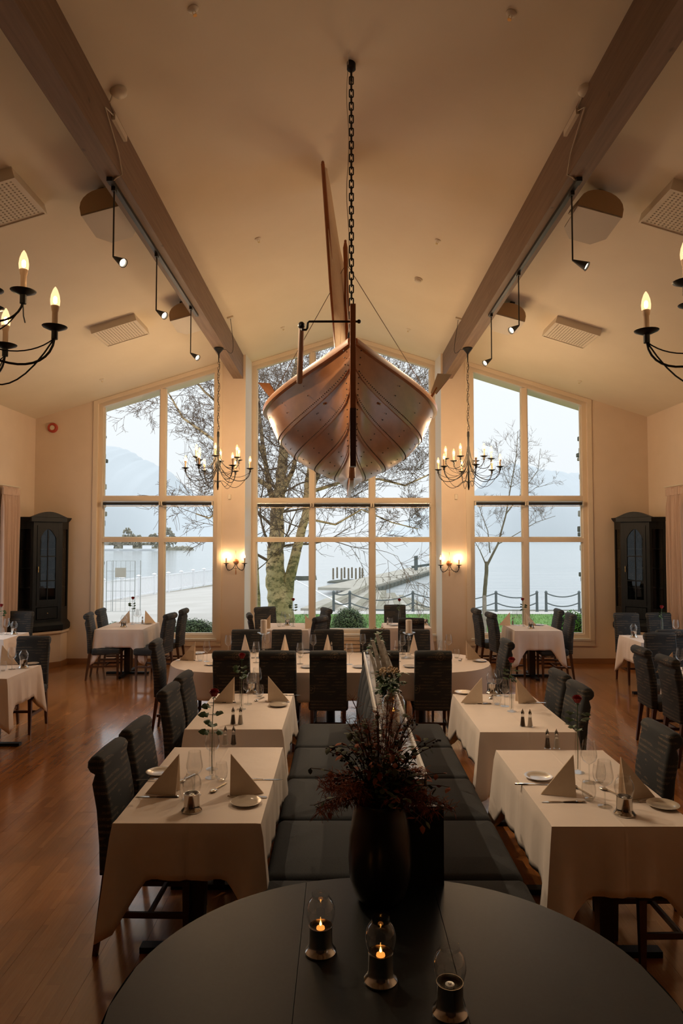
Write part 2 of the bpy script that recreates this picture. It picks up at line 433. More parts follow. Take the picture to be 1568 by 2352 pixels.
# windows (x range at their plane)
W1 = (-4.20, -2.125); W3 = (2.205, 4.235); W2 = (-1.62, 1.69)
wb = MB()
def wallpoly(x0, x1, z0, y0, y1, top=None):
    xs = [x0]+([RX] if x0 < RX < x1 else [])+[x1]
    tp = [(x, (ceil_z(x)+.05 if top is None else top)) for x in xs]
    wb.prism([(x0, z0), (x1, z0)]+tp[::-1], y0, y1)
wallpoly(-WX-.2, W1[0], -.1, WY, WY+.25); wallpoly(W1[1], -1.66, -.1, WY, WY+.25)
wallpoly(1.72, W3[0], -.1, WY, WY+.25); wallpoly(W3[1], WX+.2, -.1, WY, WY+.25)
wallpoly(W1[0], W1[1], -.1, WY, WY+.25, .40); wallpoly(W3[0], W3[1], -.1, WY, WY+.25, .40)
wallpoly(-1.9, 1.96, -.1, BY, BY+.25, .40)
struct('wall_back', wb, m_wall)
# pale reveals of the centre bay
rv = MB()
rv.prism([(-1.90, WY+.25), (-1.66, WY+.001), (-1.655, WY+.0005), (-1.62, BY+.05), (-1.62, BY+.25), (-1.9, BY+.25)], -.1, ceil_z(-1.66)+.05, 'z')
rv.prism([(1.96, WY+.25), (1.72, WY+.001), (1.715, WY+.0005), (1.69, BY+.05), (1.69, BY+.25), (1.96, BY+.25)], -.1, ceil_z(1.72)+.05, 'z')
struct('trim_1', rv, m_white)
# side walls with window openings (outside the frame) for the daylight that falls in
for s, nm in ((-1, 'wall_left'), (1, 'wall_right')):
    w = MB(); xa, xb = sorted((s*WX, s*(WX+.25))); zt = ceil_z(s*WX)+.05
    w.bx(xa, xb, YB-.2, 6.6, -.1, zt); w.bx(xa, xb, 10.3, WY+.25, -.1, zt)
    w.bx(xa, xb, 6.6, 10.3, -.1, .55); w.bx(xa, xb, 6.6, 10.3, 2.75, zt)
    struct(nm, w, m_wall)
    wn = sempty('window_%d' % (4 if s < 0 else 5))
    fr = MB(); xm = s*(WX+.1)
    for z in (.58, 2.72): fr.box((xm, 8.45, z), (.08, 3.7, .06))
    for y in (6.63, 8.45, 10.27): fr.box((xm, y, 1.65), (.08, .06, 2.2))
    obj('window_frame', fr, m_frame, wn, False)
    for y in (7.54, 9.36):
        obj('pane', MB().add([(xm, y-.88, .61), (xm, y+.88, .61), (xm, y+.88, 2.69), (xm, y-.88, 2.69)], [(0, 1, 2, 3)]), m_glasspane, wn, False)
struct('wall_front', MB().bx(-WX-.2, WX+.2, YB-.25, YB, -.1, RZ_+.1), noisy('low_bounce_wall', (.06, .035, .022), (.045, .026, .016), 3, .6))  # unseen rear wall, dark colour picked to cut bounce near the camera
# baseboards
for nm, a in (('baseboard_left', (-WX, -WX+.018, YB, WY-.56, 0, .09)), ('baseboard_right', (WX-.018, WX, YB, WY-.56, 0, .09)),
              ('baseboard_back', (-WX+.6, -1.66, WY-.018, WY, 0, .09)), ('baseboard_far', (1.72, WX-.6, WY-.018, WY, 0, .09)),
              ('baseboard_bay', (-1.63, 1.69, BY-.018, BY, 0, .09))):
    struct(nm, MB().bx(*a), m_pine)
# windows
ZB, ZT1, ZT2 = .42, 2.10, 2.82
def window(name, x0, x1, mull, yp):
    w = sempty(name); zt = lambda x: ceil_z(x)-.045
    fw = .075; fr = MB()
    def bar(xa, xb, za, zb, d=.10, y=yp): fr.bx(xa, xb, y, y+d, za, zb)
    # outer frame
    for a, b in ((x0, x0+fw), (x1-fw, x1)):
        fr.prism([(a, ZB), (b, ZB), (b, zt(b)), (a, zt(a))], yp, yp+.11)
    bar(x0+fw, x1-fw, ZB, ZB+.07, .11)
    xs = [x0+fw]+([RX] if x0 < RX < x1 else [])+[x1-fw]
    for a, b in zip(xs[:-1], xs[1:]):
        fr.prism([(a, zt(a)-.085), (b, zt(b)-.085), (b, zt(b)), (a, zt(a))], yp, yp+.11)
    obj('window_frame', fr, m_frame, w, False)
    # slim pale inner lining of each light
    cols = [x0+fw]+list(mull)+[x1-fw]
    for x in mull:
        p = MB().prism([(x-.042, ZB+.07), (x+.042, ZB+.07), (x+.042, zt(x)-.09), (x-.042, zt(x)-.09)], yp+.01, yp+.10)
        obj('mullion', p, m_frame, w, False)
    for z, h in ((ZT1, .035), (ZT2, .045)):
        for i in range(len(cols)-1):
            a = cols[i]+(.042 if i else 0); b = cols[i+1]-(.042 if i < len(cols)-2 else 0)
            obj('transom', MB().bx(a, b, yp+.01, yp+.10, z-h, z+h), m_frame, w, False)
    lin = MB()
    for i in range(len(cols)-1):
        a = cols[i]+(.042 if i else 0); b = cols[i+1]-(.042 if i < len(cols)-2 else 0)
        for za, zb in ((ZB+.07, ZT1-.035), (ZT1+.035, ZT2-.045)):
            obj('pane', MB().add([(a, yp+.07, za), (b, yp+.07, za), (b, yp+.07, zb), (a, yp+.07, zb)], [(0, 1, 2, 3)]), m_glasspane, w, False)
            t = .022
            lin.bx(a, a+t, yp+.05, yp+.09, za, zb); lin.bx(b-t, b, yp+.05, yp+.09, za, zb); lin.bx(a+t, b-t, yp+.05, yp+.09, za, za+t)
        za = ZT2+.045
        pts = [(a, za), (b, za), (b, zt(b)-.085)]+([(RX, zt(RX)-.085)] if a < RX < b else [])+[(a, zt(a)-.085)]
        obj('pane', MB().add([(u, yp+.07, z) for u, z in pts], [tuple(range(len(pts)))]), m_glasspane, w, False)
        t = .022
        lin.prism([(a, za), (a+t, za), (a+t, zt(a)-.1), (a, zt(a)-.1)], yp+.05, yp+.09)
        lin.prism([(b-t, za), (b, za), (b, zt(b)-.1), (b-t, zt(b)-.1)], yp+.05, yp+.09)
    obj('glazing_bead', lin, m_white, w, False)
    # architrave and sill on the room side
    ar = MB(); e = .07
    yf = yp-.05
    for a, b in ((x0-e, x0+.005), (x1-.005, x1+e)):
        ar.prism([(a, ZB-.08), (b, ZB-.08), (b, ceil_z(b)-.005), (a, ceil_z(a)-.005)], yf-.02, yf)
    ar.bx(x0-e, x1+e, yf-.02, yf, ZB-.12, ZB-.03)
    for a, b in zip([x0-e]+xs[1:-1], xs[1:-1]+[x1+e]):
        ar.prism([(a, ceil_z(a)-.075), (b, ceil_z(b)-.075), (b, ceil_z(b)-.005), (a, ceil_z(a)-.005)], yf-.021, yf-.001)
    obj('architrave', ar, m_frame, w, False)
    obj('sill', MB().bx(x0, x1, yf-.03, yp+.02, ZB-.03, ZB+.005), m_white, w, False)
    return cols
YP = WY+.05
c1 = window('window_1', W1[0], W1[1], [-3.10], YP)
c2 = window('window_2', W2[0], W2[1], [-.53, .555], BY+.05)
c3 = window('window_3', W3[0], W3[1], [3.175], YP)
# roller blinds under the upper transoms
def blind():
    r = thing('roller_blind', '', 'blind')
    obj('tube', MB().tube([(-.47, 0, 0), (.47, 0, 0)], .026, 10), m_black, r)
    obj('cassette', MB().bx(-.49, .49, -.02, .035, .028, .04), m_alu, r, False)
    obj('bottom_bar', MB().bx(-.46, .46, -.012, .0, -.048, -.034), m_offwhite, r, False)
    for s in (-1, 1): obj('bracket', MB().bx(s*.49-.01, s*.49+.01, -.03, .06, -.03, .04), m_offwhite, r, False)
    return r
pb = Proto(blind)
for cols, yp, wn in ((c1, YP, 'window beside the fire alarm'), (c2, BY+.05, 'tall centre window behind the boat'), (c3, YP, 'window with the slim bare tree')):
    n = len(cols)-1
    for i in range(n):
        nm = {2: ('outer', 'inner') if wn.startswith('window b') else ('inner', 'outer'), 3: ('left', 'middle', 'right')}[n][i]
        o = pb.put(((cols[i]+cols[i+1])/2, yp-.045, ZT2-.095), 0, 'rolled-up dark blind in the %s bay of the %s' % (nm, wn), 'roller blinds')
        o.scale.x = (cols[i+1]-cols[i])/1.02
# beams
for s, x0, x1, nm in ((-1, -1.87, -1.70, 'beam_left'), (1, 1.75, 1.915, 'beam_right')):
    b = MB().prism([(x0, 4.89), (x1, 4.89), (x1, ceil_z(x1)+.03), (x0, ceil_z(x0)+.03)], YB, WY)
    o = struct(nm, b, m_beam)
    z2 = ceil_z(x1 if s < 0 else x0)
# fine cover strip beside each beam at the pillar

# ================================================================= CEILING THINGS
def on_ceiling(px, py):
    r = ray(px, py)
    for s in (-1, 1):
        # z = RZ_ - SL*s*(x-RX)
        t = (RZ_+SL*s*RX-CAMZ)/(r.z+SL*s*r.x); p = Vector((r.x*t, r.y*t, CAMZ+r.z*t))
        if s*(p.x-RX) >= -1e-6: return p, (0, s*math.atan(SL), 0)
def sprinkler():
    r = thing('sprinkler', '', 'sprinkler')
    obj('flange', MB().lathe([(.036, 0), (.036, -.006), (.02, -.016), (.012, -.018)], 16), m_offwhite, r)
    b = MB(); b.tube([(-.008, 0, -.016), (-.012, 0, -.03), (0, 0, -.045)], .002, 4); b.tube([(.008, 0, -.016), (.012, 0, -.03), (0, 0, -.045)], .002, 4)
    b.lathe([(.014, -.045), (.014, -.048)], 8)
    obj('nozzle', b, m_brass, r)
    return r
ps = Proto(sprinkler)
for px, py, lb in ((443, 20, 'above the long left roof beam, near'), (1174, 30, 'above the long right roof beam, near'), (592, 548, 'between the sail and left roof beam'),
                   (1005, 552, 'between the chain and right roof beam'), (649, 752, 'small, just above the tiller'), (938, 756, 'small, beside the boat stay'),
                   (233, 871, 'above the window beside the fire alarm'), (1331, 875, 'above the window with the slim tree')):
    p, ro = on_ceiling(px, py); o = ps.put(p, 0, 'ceiling sprinkler head '+lb, 'ceiling sprinklers'); o.rotation_euler = ro
p, ro = on_ceiling(961, 640)
t = thing('smoke_detector', 'round white smoke detector on the ceiling slope beside the boat chain', 'smoke detector', p); t.rotation_euler = ro
obj('base', MB().lathe([(.055, 0), (.055, -.015), (.05, -.02)], 20), m_offwhite, t)
obj('sensor_head', MB().lathe([(.042, -.018), (.045, -.035), (.034, -.048), (.01, -.052)], 20), m_offwhite, t)
# perforated ceiling panels (heaters)
def panel():
    r = thing('ceiling_panel', '', 'ceiling panel')
    obj('casing', MB().bx(-.29, .29, -.29, .29, -.085, 0), m_offwhite, r, False)
    b = MB()
    for i in range(15):
        for j in range(15):
            b.box((-.245+.035*i, -.245+.035*j, -.0865), (.013, .013, .003))
    obj('perforation', b, M('panel_holes', (.42, .36, .28), .8), r, False, kind='stuff')
    obj('rim', MB().bx(-.3, .3, -.3, -.285, -.095, -.0).bx(-.3, .3, .285, .3, -.095, 0).bx(-.3, -.285, -.285, .285, -.095, 0).bx(.285, .3, -.285, .285, -.095, 0), m_offwhite, r, False)
    return r
pp = Proto(panel)
for px, py, lb in ((274, 752, 'beside the left roof beam above the chandelier'), (1313, 757, 'beside the right roof beam above the chandelier'),
                   (-14, 452, 'cut off at the left edge of the photo'), (1585, 475, 'cut off at the right edge of the photo')):
    p, ro = on_ceiling(px, py); o = pp.put(p, 0, 'square perforated panel on ceiling '+lb, 'ceiling panels'); o.rotation_euler = ro
# half-round wall-wash speakers beside the beams
def speaker():
    r = thing('speaker', '', 'speaker')
    prof = [(-.2, -.16)]+[(-.2*math.cos(PI*i/12), -.16+.19*math.sin(PI*i/12)**.7) for i in range(1, 12)]+[(.2, -.16)]
    b = MB(); b.loft([[(x, 0, z) for x, z in prof], [(x, .30, z*.55) for x, z in prof]])
    obj('housing', b, M('speaker_tan', (.48, .33, .18), .6), r, angle=30)
    hexa = [(-.195, 0), (.195, 0), (.195, .32), (.10, .45), (-.10, .45), (-.195, .32)]
    g = MB().loft([[(x, y, -.165-.06*y/.45) for x, y in hexa], [(x, y, -.15-.06*y/.45+.02*y) for x, y in hexa]])
    obj('grille', g, M('speaker_grille', (.60, .56, .50), .5), r, False)
    obj('bracket', MB().bx(-.03, .03, .1, .16, -.02, .09), m_black, r, False)
    return r
pk = Proto(speaker)
for px, py, y, lb in ((226, 470, 5.75, 'half-round tan speaker beside the left roof beam, the nearer one'), (417, 727, 8.6, 'half-round tan speaker beside the left roof beam, the farther one'),
                      (1388, 460, 5.75, 'half-round tan speaker beside the right roof beam, the nearer one'), (1178, 725, 8.6, 'half-round tan speaker beside the right roof beam, the farther one')):
    p = PY(px, py, y); s = 1 if p.x > 0 else -1
    p.z = ceil_z(p.x)-.10
    o = pk.put(p, 0, lb, 'speakers by the roof beams'); o.rotation_euler = (0, s*math.atan(SL)*.9, 0)
# tracks with pendant spots
def track(label, x):
    r = thing('lighting_track', label, 'lighting track', (x, 0, 4.89))
    obj('rail', MB().bx(-.018, .018, 5.22, 8.35, -.03, 0), m_black, r, False)
    obj('end_cap', MB().bx(-.022, .022, 5.15, 5.22, -.034, 0), m_black, r, False)
    return r
track('black lighting track under the left roof beam', -1.79); track('black lighting track under the right roof beam', 1.835)
def pdir(flip): return Vector((flip*.75, -.38, -.55)).normalized()
def pend(flip):
    def f():
        r = thing('pendant_spotlight', '', 'spotlight')
        obj('rod', MB().tube([(0, 0, 0), (0, 0, -.55)], .0065, 6), m_black, r)
        obj('clip', MB().box((0, 0, -.015), (.03, .05, .03)), m_black, r, False)
        q = Matrix.Translation((0, 0, -.55)) @ pdir(flip).to_track_quat('Z', 'Y').to_matrix().to_4x4()
        obj('shade', MB().lathe([(.007, 0), (.012, .02), (.036, .125), (.038, .13), (.032, .128)], 16, cap=False).xf(q), m_black, r)
        obj('lens', MB().lathe([(.031, .112), (.022, .120), (.003, .122)], 14).xf(q), m_glow, r)
        return r
    return f
pL, pR = Proto(pend(1)), Proto(pend(-1))
for px, py, pr, fl_, lb in ((262, 432, pL, 1, 'first (nearest) spot on the left roof beam'), (357, 584, pL, 1, 'second spot on the left roof beam'), (437, 706, pL, 1, 'last spot on the left roof beam, near the chandelier'),
                       (1336, 442, pL, 1, 'first (nearest) spot on the right roof beam'), (1209, 627, pR, -1, 'second spot on the right roof beam'), (1142, 722, pR, -1, 'last spot on the right roof beam, near the chandelier')):
    p = PZ(px, py, 4.86); p.x = -1.79 if p.x < 0 else 1.835
    pr.put(p, 0, 'black cone '+lb, 'pendant spotlights')
    ld = bpy.data.lights.new('spot_beam', 'SPOT'); ld.energy = SPOT_W; ld.color = (1, .74, .48); ld.spot_size = R(75); ld.spot_blend = .6; ld.shadow_soft_size = .02
    lo = bpy.data.objects.new('spot_beam', ld); C.objects.link(lo); d = pdir(fl_)
    lo.location = p+Vector((0, 0, -.55))+d*.135; lo.rotation_euler = (-d).to_track_quat('Z', 'Y').to_euler()
# junction boxes with cables to the tracks
for px, py, s, sd in ((272, 208, -1, 'left'), (1347, 204, 1, 'right')):
    p, ro = on_ceiling(px, py)
    t = thing('junction_box', 'round white junction box with cable down the %s roof beam' % sd, 'junction box', p); 
    obj('cap', MB().lathe([(.06, .01), (.06, -.02), (.045, -.035), (.01, -.04)], 18), m_offwhite, t)
    xe = (-1.70 if s < 0 else 1.75)-p.x; xi = xe-s*.012; q = lambda Y, z: (xi, Y-p.y, z-p.z)
    z0 = ceil_z(xe+p.x)
    obj('cable', MB().tube([(0, 0, -.02), (s*.04, .0, -.03), q(p.y+.05, z0-.03), q(p.y+.18, z0-.06), q(4.75, 5.18), q(5.05, 5.02), q(5.12, 4.93), q(5.14, 4.90), (xi+s*.04, 5.15-p.y, 4.885-p.z), (xi+s*.09, 5.2-p.y, 4.882-p.z)], .006, 5), m_offwhite, t)
    obj('transformer', MB().box((xi-s*.0, .27, z0-.08-p.z), (.03, .28, .05)), m_offwhite, t, False)
# ================================================================= CHANDELIERS
def bez(p0, p1, p2, p3, n=18):
    P = [Vector(p) for p in (p0, p1, p2, p3)]; out = []
    for i in range(n+1):
        t = i/n; out.append(P[0]*(1-t)**3+P[1]*3*t*(1-t)**2+P[2]*3*t*t*(1-t)+P[3]*t**3)
    return out
def links(mb, p0, p1, ln=.042, w=.011, r=.0028, n=5, wob=0):
    a, b = Vector(p0), Vector(p1); k = max(2, int((b-a).length/(ln*.78))); d = (b-a).normalized()
    q = d.to_track_quat('Z', 'Y').to_matrix()
    for i in range(k):
        c = a.lerp(b, (i+.5)/k)+Vector((wob*math.sin(i*1.7), 0, 0)); pts = []
        for j in range(10):
            t = 2*PI*j/10; v = Vector((w*math.cos(t), 0, ln/2*math.sin(t)))
            if abs(math.sin(t)) < .75: v.x = w*(1 if v.x > 0 else -1)
            if i % 2: v = Vector((0, v.x, v.z))
            pts.append(c+q @ v)
        mb.tube(pts, r, n, loop=True)
    return mb
HLOW, HUP = 3.13, 3.27     # candle plate heights
def candle_parts(root, x, y, z, a, filmat=m_fil, k=1.0, mc={}):
    key = (filmat.name, k)
    if key not in mc:
        pl = obj('drip_plate', MB().lathe([(.014, -.05), (.014, -.012), (.03, -.006), (.052, .004), (.055, .008), (.05, .007), (.02, .002), (.012, .004)], 20).xf(Matrix.Scale(k, 4)), m_iron, root)
        sl = obj('candle_sleeve', MB().lathe([(.0125, 0), (.0125, .075), (.0145, .078), (.0165, .09), (.018, .103), (.003, .104)], 14).xf(Matrix.Scale(k, 4)), m_sleeve, root)
        bu = obj('bulb', MB().lathe([(.014, .09), (.020, .108), (.0215, .128), (.018, .153), (.010, .177), (.002, .190)], 14, cap=False).xf(Matrix.Scale(k, 4)), m_bulb, root)
        fi = obj('filament', MB().lathe([(.003, .112), (.0085, .120), (.0085, .138), (.003, .146)], 8).xf(Matrix.Scale(k, 4)), filmat, bu)
        for o in (pl, sl, bu): o.location = (x, y, z)
        mc[key] = [pl.data, sl.data, bu.data, fi.data]
    else:
        a_ = mc[key]
        part('drip_plate', a_[0], root, (x, y, z)); part('candle_sleeve', a_[1], root, (x, y, z)); bu = part('bulb', a_[2], root, (x, y, z)); part('filament', a_[3], bu)
def chandelier(label, x, y, rot, drop=0.0, fil=m_fil, off=28):
    zb = 4.89
    r = thing('chandelier', label, 'chandelier', (x, y, zb), 0, 'black iron candle chandeliers')
    D = lambda z: z-drop-zb
    obj('canopy', MB().lathe([(.07, 0), (.07, -.012), (.03, -.06), (.012, -.085), (.006, -.20), (.002, -.2)], 18), m_iron, r)
    obj('chain', links(MB(), (0, 0, -.2), (0, 0, D(3.66)), .05, .010, .0026, 4, .006), m_iron, r, kind='stuff')
    fl = MB()
    fl.tube([(0, 0, -.1)]+[(.018*math.sin(i*.9), .01*math.cos(i*.7), -.2+(D(3.66)+.2)*i/24) for i in range(25)], .003, 4)
    obj('flex', fl, m_black, r)
    obj('stem', MB().lathe([(.004, D(3.67)), (.017, D(3.66)), (.019, D(3.60)), (.015, D(3.58)), (.017, D(3.30)), (.013, D(3.25)), (.012, D(2.95)), (.016, D(2.92)), (.015, D(2.86)), (.006, D(2.82)), (.001, D(2.815))][::-1], 12), m_iron, r)
    for tier, (n, rad, zc, ph) in enumerate(((6, .46, HLOW, rot), (6, .33, HUP, rot+R(off)))):
        base = MB(); zc_ = D(zc)-.045
        if tier == 0:
            base.tube(bez((.012, 0, D(3.26)), (.05, 0, D(2.92)), (rad-.02, 0, D(2.86)), (rad, 0, zc_)), .0055, 5)
            base.tube(bez((.02, 0, D(2.93)), (.12, 0, D(3.05)), (.20, 0, D(2.60)), (rad, 0, zc_)), .0035, 4)
            base.tube(bez((.012, 0, D(3.20)), (.10, 0, D(2.98)), (rad-.12, 0, D(2.96)), (rad, 0, zc_)), .003, 4)
        else:
            base.tube(bez((.014, 0, D(3.45)), (.03, 0, D(3.06)), (rad-.03, 0, D(3.08)), (rad, 0, zc_)), .005, 5)
            base.tube(bez((.014, 0, D(3.10)), (.10, 0, D(3.05)), (rad-.08, 0, D(3.02)), (rad, 0, zc_)), .0028, 4)
            base.tube([(rad, 0, zc_), (rad+.003, 0, zc_-.06), (rad+.010, 0, zc_-.09)], .0028, 4)
        me = None
        for i in range(n):
            a = ph+2*PI*i/n
            if me is None:
                o = obj('arm', base, m_iron, r, recalc=False); me = o.data; o.rotation_euler = (0, 0, a)
            else: part('arm', me, r, (0, 0, 0), (0, 0, a))
            candle_parts(r, rad*math.cos(a), rad*math.sin(a), D(zc), a, fil)
    return r
chandelier('black iron chandelier of twelve lit candle bulbs, hung before the left pillar', -1.785, 9.83, R(6))
chandelier('black iron chandelier of twelve lit candle bulbs, hung before the right pillar', 1.835, 9.83, R(32))
chandelier('large black chandelier with lit candle bulbs, cut off at left edge of photo', -1.72, 2.87, R(22), .09, m_fil_near, -3)
chandelier('large black chandelier with one lit candle bulb showing at right edge of photo', 1.80, 2.87, R(150), .09, m_fil_near, 30)
# supply cables from ceiling sockets to the far canopies
for px, py, x, sd in ((529, 728, -1.785, 'left'), (1052, 731, 1.835, 'right')):
    p, ro = on_ceiling(px, py); s = -1 if sd == 'left' else 1
    t = thing('ceiling_socket', 'white ceiling socket with looping cable to chandelier before the %s pillar' % sd, 'socket', p)
    obj('plate', MB().box((0, 0, -.012), (.09, .07, .024), ry=ro[1]), m_offwhite, t, False)
    e = Vector((x-s*.0, 9.83, 4.885))-p; ex = (-1.70 if s < 0 else 1.75)-p.x
    obj('cable', MB().tube(bez((0, 0, -.02), (-s*.02, .12, -.3), (ex-s*.16, e.y*.9+.1, -.62), (ex-s*.02, e.y, e.z-.02), 14)+[Vector((e.x-s*.06, e.y, e.z-.015))], .004, 5), m_black, t)
# sconces on the pillars
def sconce():
    r = thing('wall_sconce', '', 'wall lamp')
    obj('back_plate', MB().lathe([(.048, 0), (.048, .006), (.03, .014), (.004, .02)], 24).xf(Matrix.Rotation(PI/2, 4, 'X')), m_copper, r)
    obj('stem', MB().tube([(0, -.03, .19), (0, -.035, .0), (0, -.035, -.14)], .006, 6).lathe([(.004, -.22), (.012, -.20), (.009, -.15), (.004, -.13)], 8, (0, -.035, 0)), m_copper, r)
    for s in (-1, 1):
        b = MB(); b.tube(bez((0, -.035, 0), (s*.04, -.05, -.20), (s*.17, -.07, -.16), (s*.155, -.08, -.055)), .0055, 5)
        b.tube(bez((0, -.035, -.12), (s*.08, -.05, -.06), (s*.12, -.07, -.27), (s*.155, -.08, -.055)), .003, 4)
        obj('arm', b, m_iron, r, recalc=False)
        candle_parts(r, s*.155, -.08, -.03, 0, m_fil2, .92)
    return r
pq = Proto(sconce)
for px, py, lb in ((542, 1290, 'left pillar'), (1031, 1294, 'right pillar')):
    p = PY(px, py, WY-.002)
    pq.put(p, 0, 'two-armed candle sconce with round copper plate glowing on the %s' % lb, 'pillar sconces')
    b = tag(obj('wall_sensor', MB().rbox((0, 0, 0), (.05, .04, .085), .008), m_offwhite), 'small white sensor box high on the %s above its sconce' % lb, 'sensor', 'pillar sensors')
    q = PY(527 if px < 700 else 1047, 1141, WY-.021); b.location = q
# red fire alarm
p = PY(122, 983, WY)
t = thing('fire_alarm', 'round red fire alarm bell with cream centre high on the wall', 'fire alarm', p)
obj('red_ring', MB().lathe([(.085, 0), (.085, .03), (.07, .045), (.045, .045), (.045, .03)], 24, cap=False).xf(Matrix.Rotation(PI/2, 4, 'X')), m_red, t)
obj('centre_cap', MB().lathe([(.048, 0), (.048, .035), (.03, .045), (.003, .047)], 20).xf(Matrix.Rotation(PI/2, 4, 'X')), m_offwhite, t)

# ================================================================= THE BOAT
BX, TY0 = .085, 5.15
boat = thing('wooden_boat', 'varnished clinker wooden boat hung from the ridge, stern and rudder to the room', 'boat', (BX, 0, 0))
zs = [2.60, 2.86, 3.03, 3.25, 3.42, 3.617]       # strake edges at the stern post
ys = [5.62, 5.46, 5.36, 5.27, 5.20, 5.15]
bm_ = [0.02, .115, .315, .52, .68, .835]          # half breadths amidships
zm = [2.66, 2.70, 2.785, 2.90, 3.06, 3.375]
pw = [1.0, 1.75, 1.5, 1.3, 1.12, .95]
LEN = 3.45
def hull_pt(k, s, side, off=0):
    """edge k (float), station s"""
    i = min(int(k), 4); f = k-i
    def e(a): return a[i]*(1-f)+a[i+1]*f
    w = math.sin(PI*min(max(s, 0), 1))
    g = max(w, 0)**e(pw); h = max(w, 0)**.8
    y0 = e(ys); y1 = 2*TY0+LEN-y0
    b = e(bm_)*g+.012; z = e(zs)*(1-h)+e(zm)*h
    if s > .5: z += .10*(s-.5)*2*(1-h)
    bulge = .010*math.sin(PI*f)*g
    return Vector((side*(b+off+bulge*.6), y0+(y1-y0)*s, z-bulge*.5))
NS = 30
for side in (-1, 1):
    for k in range(5):
        rings = []
        for i in range(NS+1):
            s = i/NS; o0 = .0
            outer = [hull_pt(k+t-.06*(1 if k and t == 0 else 0), s, side, .014*(1-t)+.0) for t in (0, .25, .5, .75, 1)]
            inner = [hull_pt(k+t-.06*(1 if k and t == 0 else 0), s, side, .014*(1-t)-.016) for t in (1, .75, .5, .25, 0)]
            rings.append(outer+inner)
        obj('strake', MB().loft(rings), m_hull, boat, angle=40)
    # gunwale
    gw = MB()
    rings = []
    for i in range(NS+1):
        p = hull_pt(5, i/NS, side)
        rings.append([p+Vector((side*a, 0, b)) for a, b in ((-.03, -.035), (.022, -.035), (.026, -.01), (.022, .012), (-.03, .012))])
    gw.loft(rings); obj('gunwale', gw, m_hull, boat)
rv_ = MB()
for side in (-1, 1):
    for k in range(1, 5):
        for i in range(2, 90):
            s = i/180*1.35
            if s > .62: break
            p = hull_pt(k+.06, s, side, .014); rv_.ball(p, .0055, 4, 3)
    for k in (1, 2, 3, 4):
        for j in range(4):
            p = hull_pt(k+j/4, .012, side, .012); rv_.ball(p+Vector((side*.012, 0, 0)), .006, 4, 3)
    for k in (1, 2, 3, 4):
        for s in (.16, .27, .4):
            for dd in (.35, .65):
                p = hull_pt(k+dd, s, side, .018); rv_.ball(p, .0055, 4, 3)
obj('rivets', rv_, M('iron_rivet', (.05, .025, .015), .5), boat, recalc=False, kind='stuff')
eye = MB()
for side in (-1, 1): eye.ball(hull_pt(3.75, .12, side, .02), .011, 8, 6)
obj('eye_bolt', eye, m_steel, boat)
kl = MB(); rings = []
pth = [(5.12, 3.66), (5.14, 3.617), (5.19, 3.42), (5.26, 3.25), (5.35, 3.03), (5.45, 2.86), (5.62, 2.60), (5.9, 2.565), (6.87, 2.60), (7.8, 2.60), (8.2, 2.66), (8.4, 2.95), (8.55, 3.3), (8.64, 3.72)]
for y, z in pth: pass
kl.loft([[(-.016, y-.02, z-.02), (.016, y-.02, z-.02), (.02, y+.05, z+.03), (-.02, y+.05, z+.03)] for y, z in pth])
obj('keel', kl, m_hull, boat)
obj('rudder', MB().loft([[(-.020, 4.99, z), (.020, 4.99, z), (.022, 5.06+d, z), (-.022, 5.06+d, z)] for z, d in ((2.66, .30), (2.80, .24), (3.03, .16), (3.25, .08), (3.5, .02), (3.6, .0), (3.84, .0))]), m_rudder, boat)
obj('rudder_shoe', MB().loft([[(-.022, 4.985, z), (.022, 4.985, z), (.024, 5.05, z), (-.024, 5.05, z)] for z in (2.63, 3.06)]), M('dark_rudder_edge', (.05, .02, .015), .4), boat)
tl = MB(); TZ = 3.715
tl.tube([(.045, 5.02, TZ), (-.27, 5.02, TZ), (-.325, 5.02, TZ), (-.335, 5.02, TZ-.01), (-.34, 5.02, TZ-.05), (-.347, 5.02, TZ-.062), (-.375, 5.02, TZ-.062), (-.385, 5.04, TZ-.05), (-.385, 5.06, TZ-.03)], .0085, 8)
tl.ball((.045, 5.02, TZ), .016, 8, 5); tl.ball((-.385, 5.05, TZ-.02), .028, 8, 6)
obj('tiller_iron', tl, m_iron, boat)
obj('tiller_pole', MB().tube([(-.385, 5.07, TZ-.03), (-.43, 5.55, TZ-.33)], [.020, .024], 10), M('grey_pole', (.30, .20, .15), .6), boat)
# thwarts seen from the side gap
for s in (.25, .5, .75):
    a = hull_pt(4.3, s, 1)
    obj('thwart', MB().bx(-a.x*.86, a.x*.86, a.y-.1, a.y+.1, a.z-.012, a.z+.012), m_hull, boat, False)
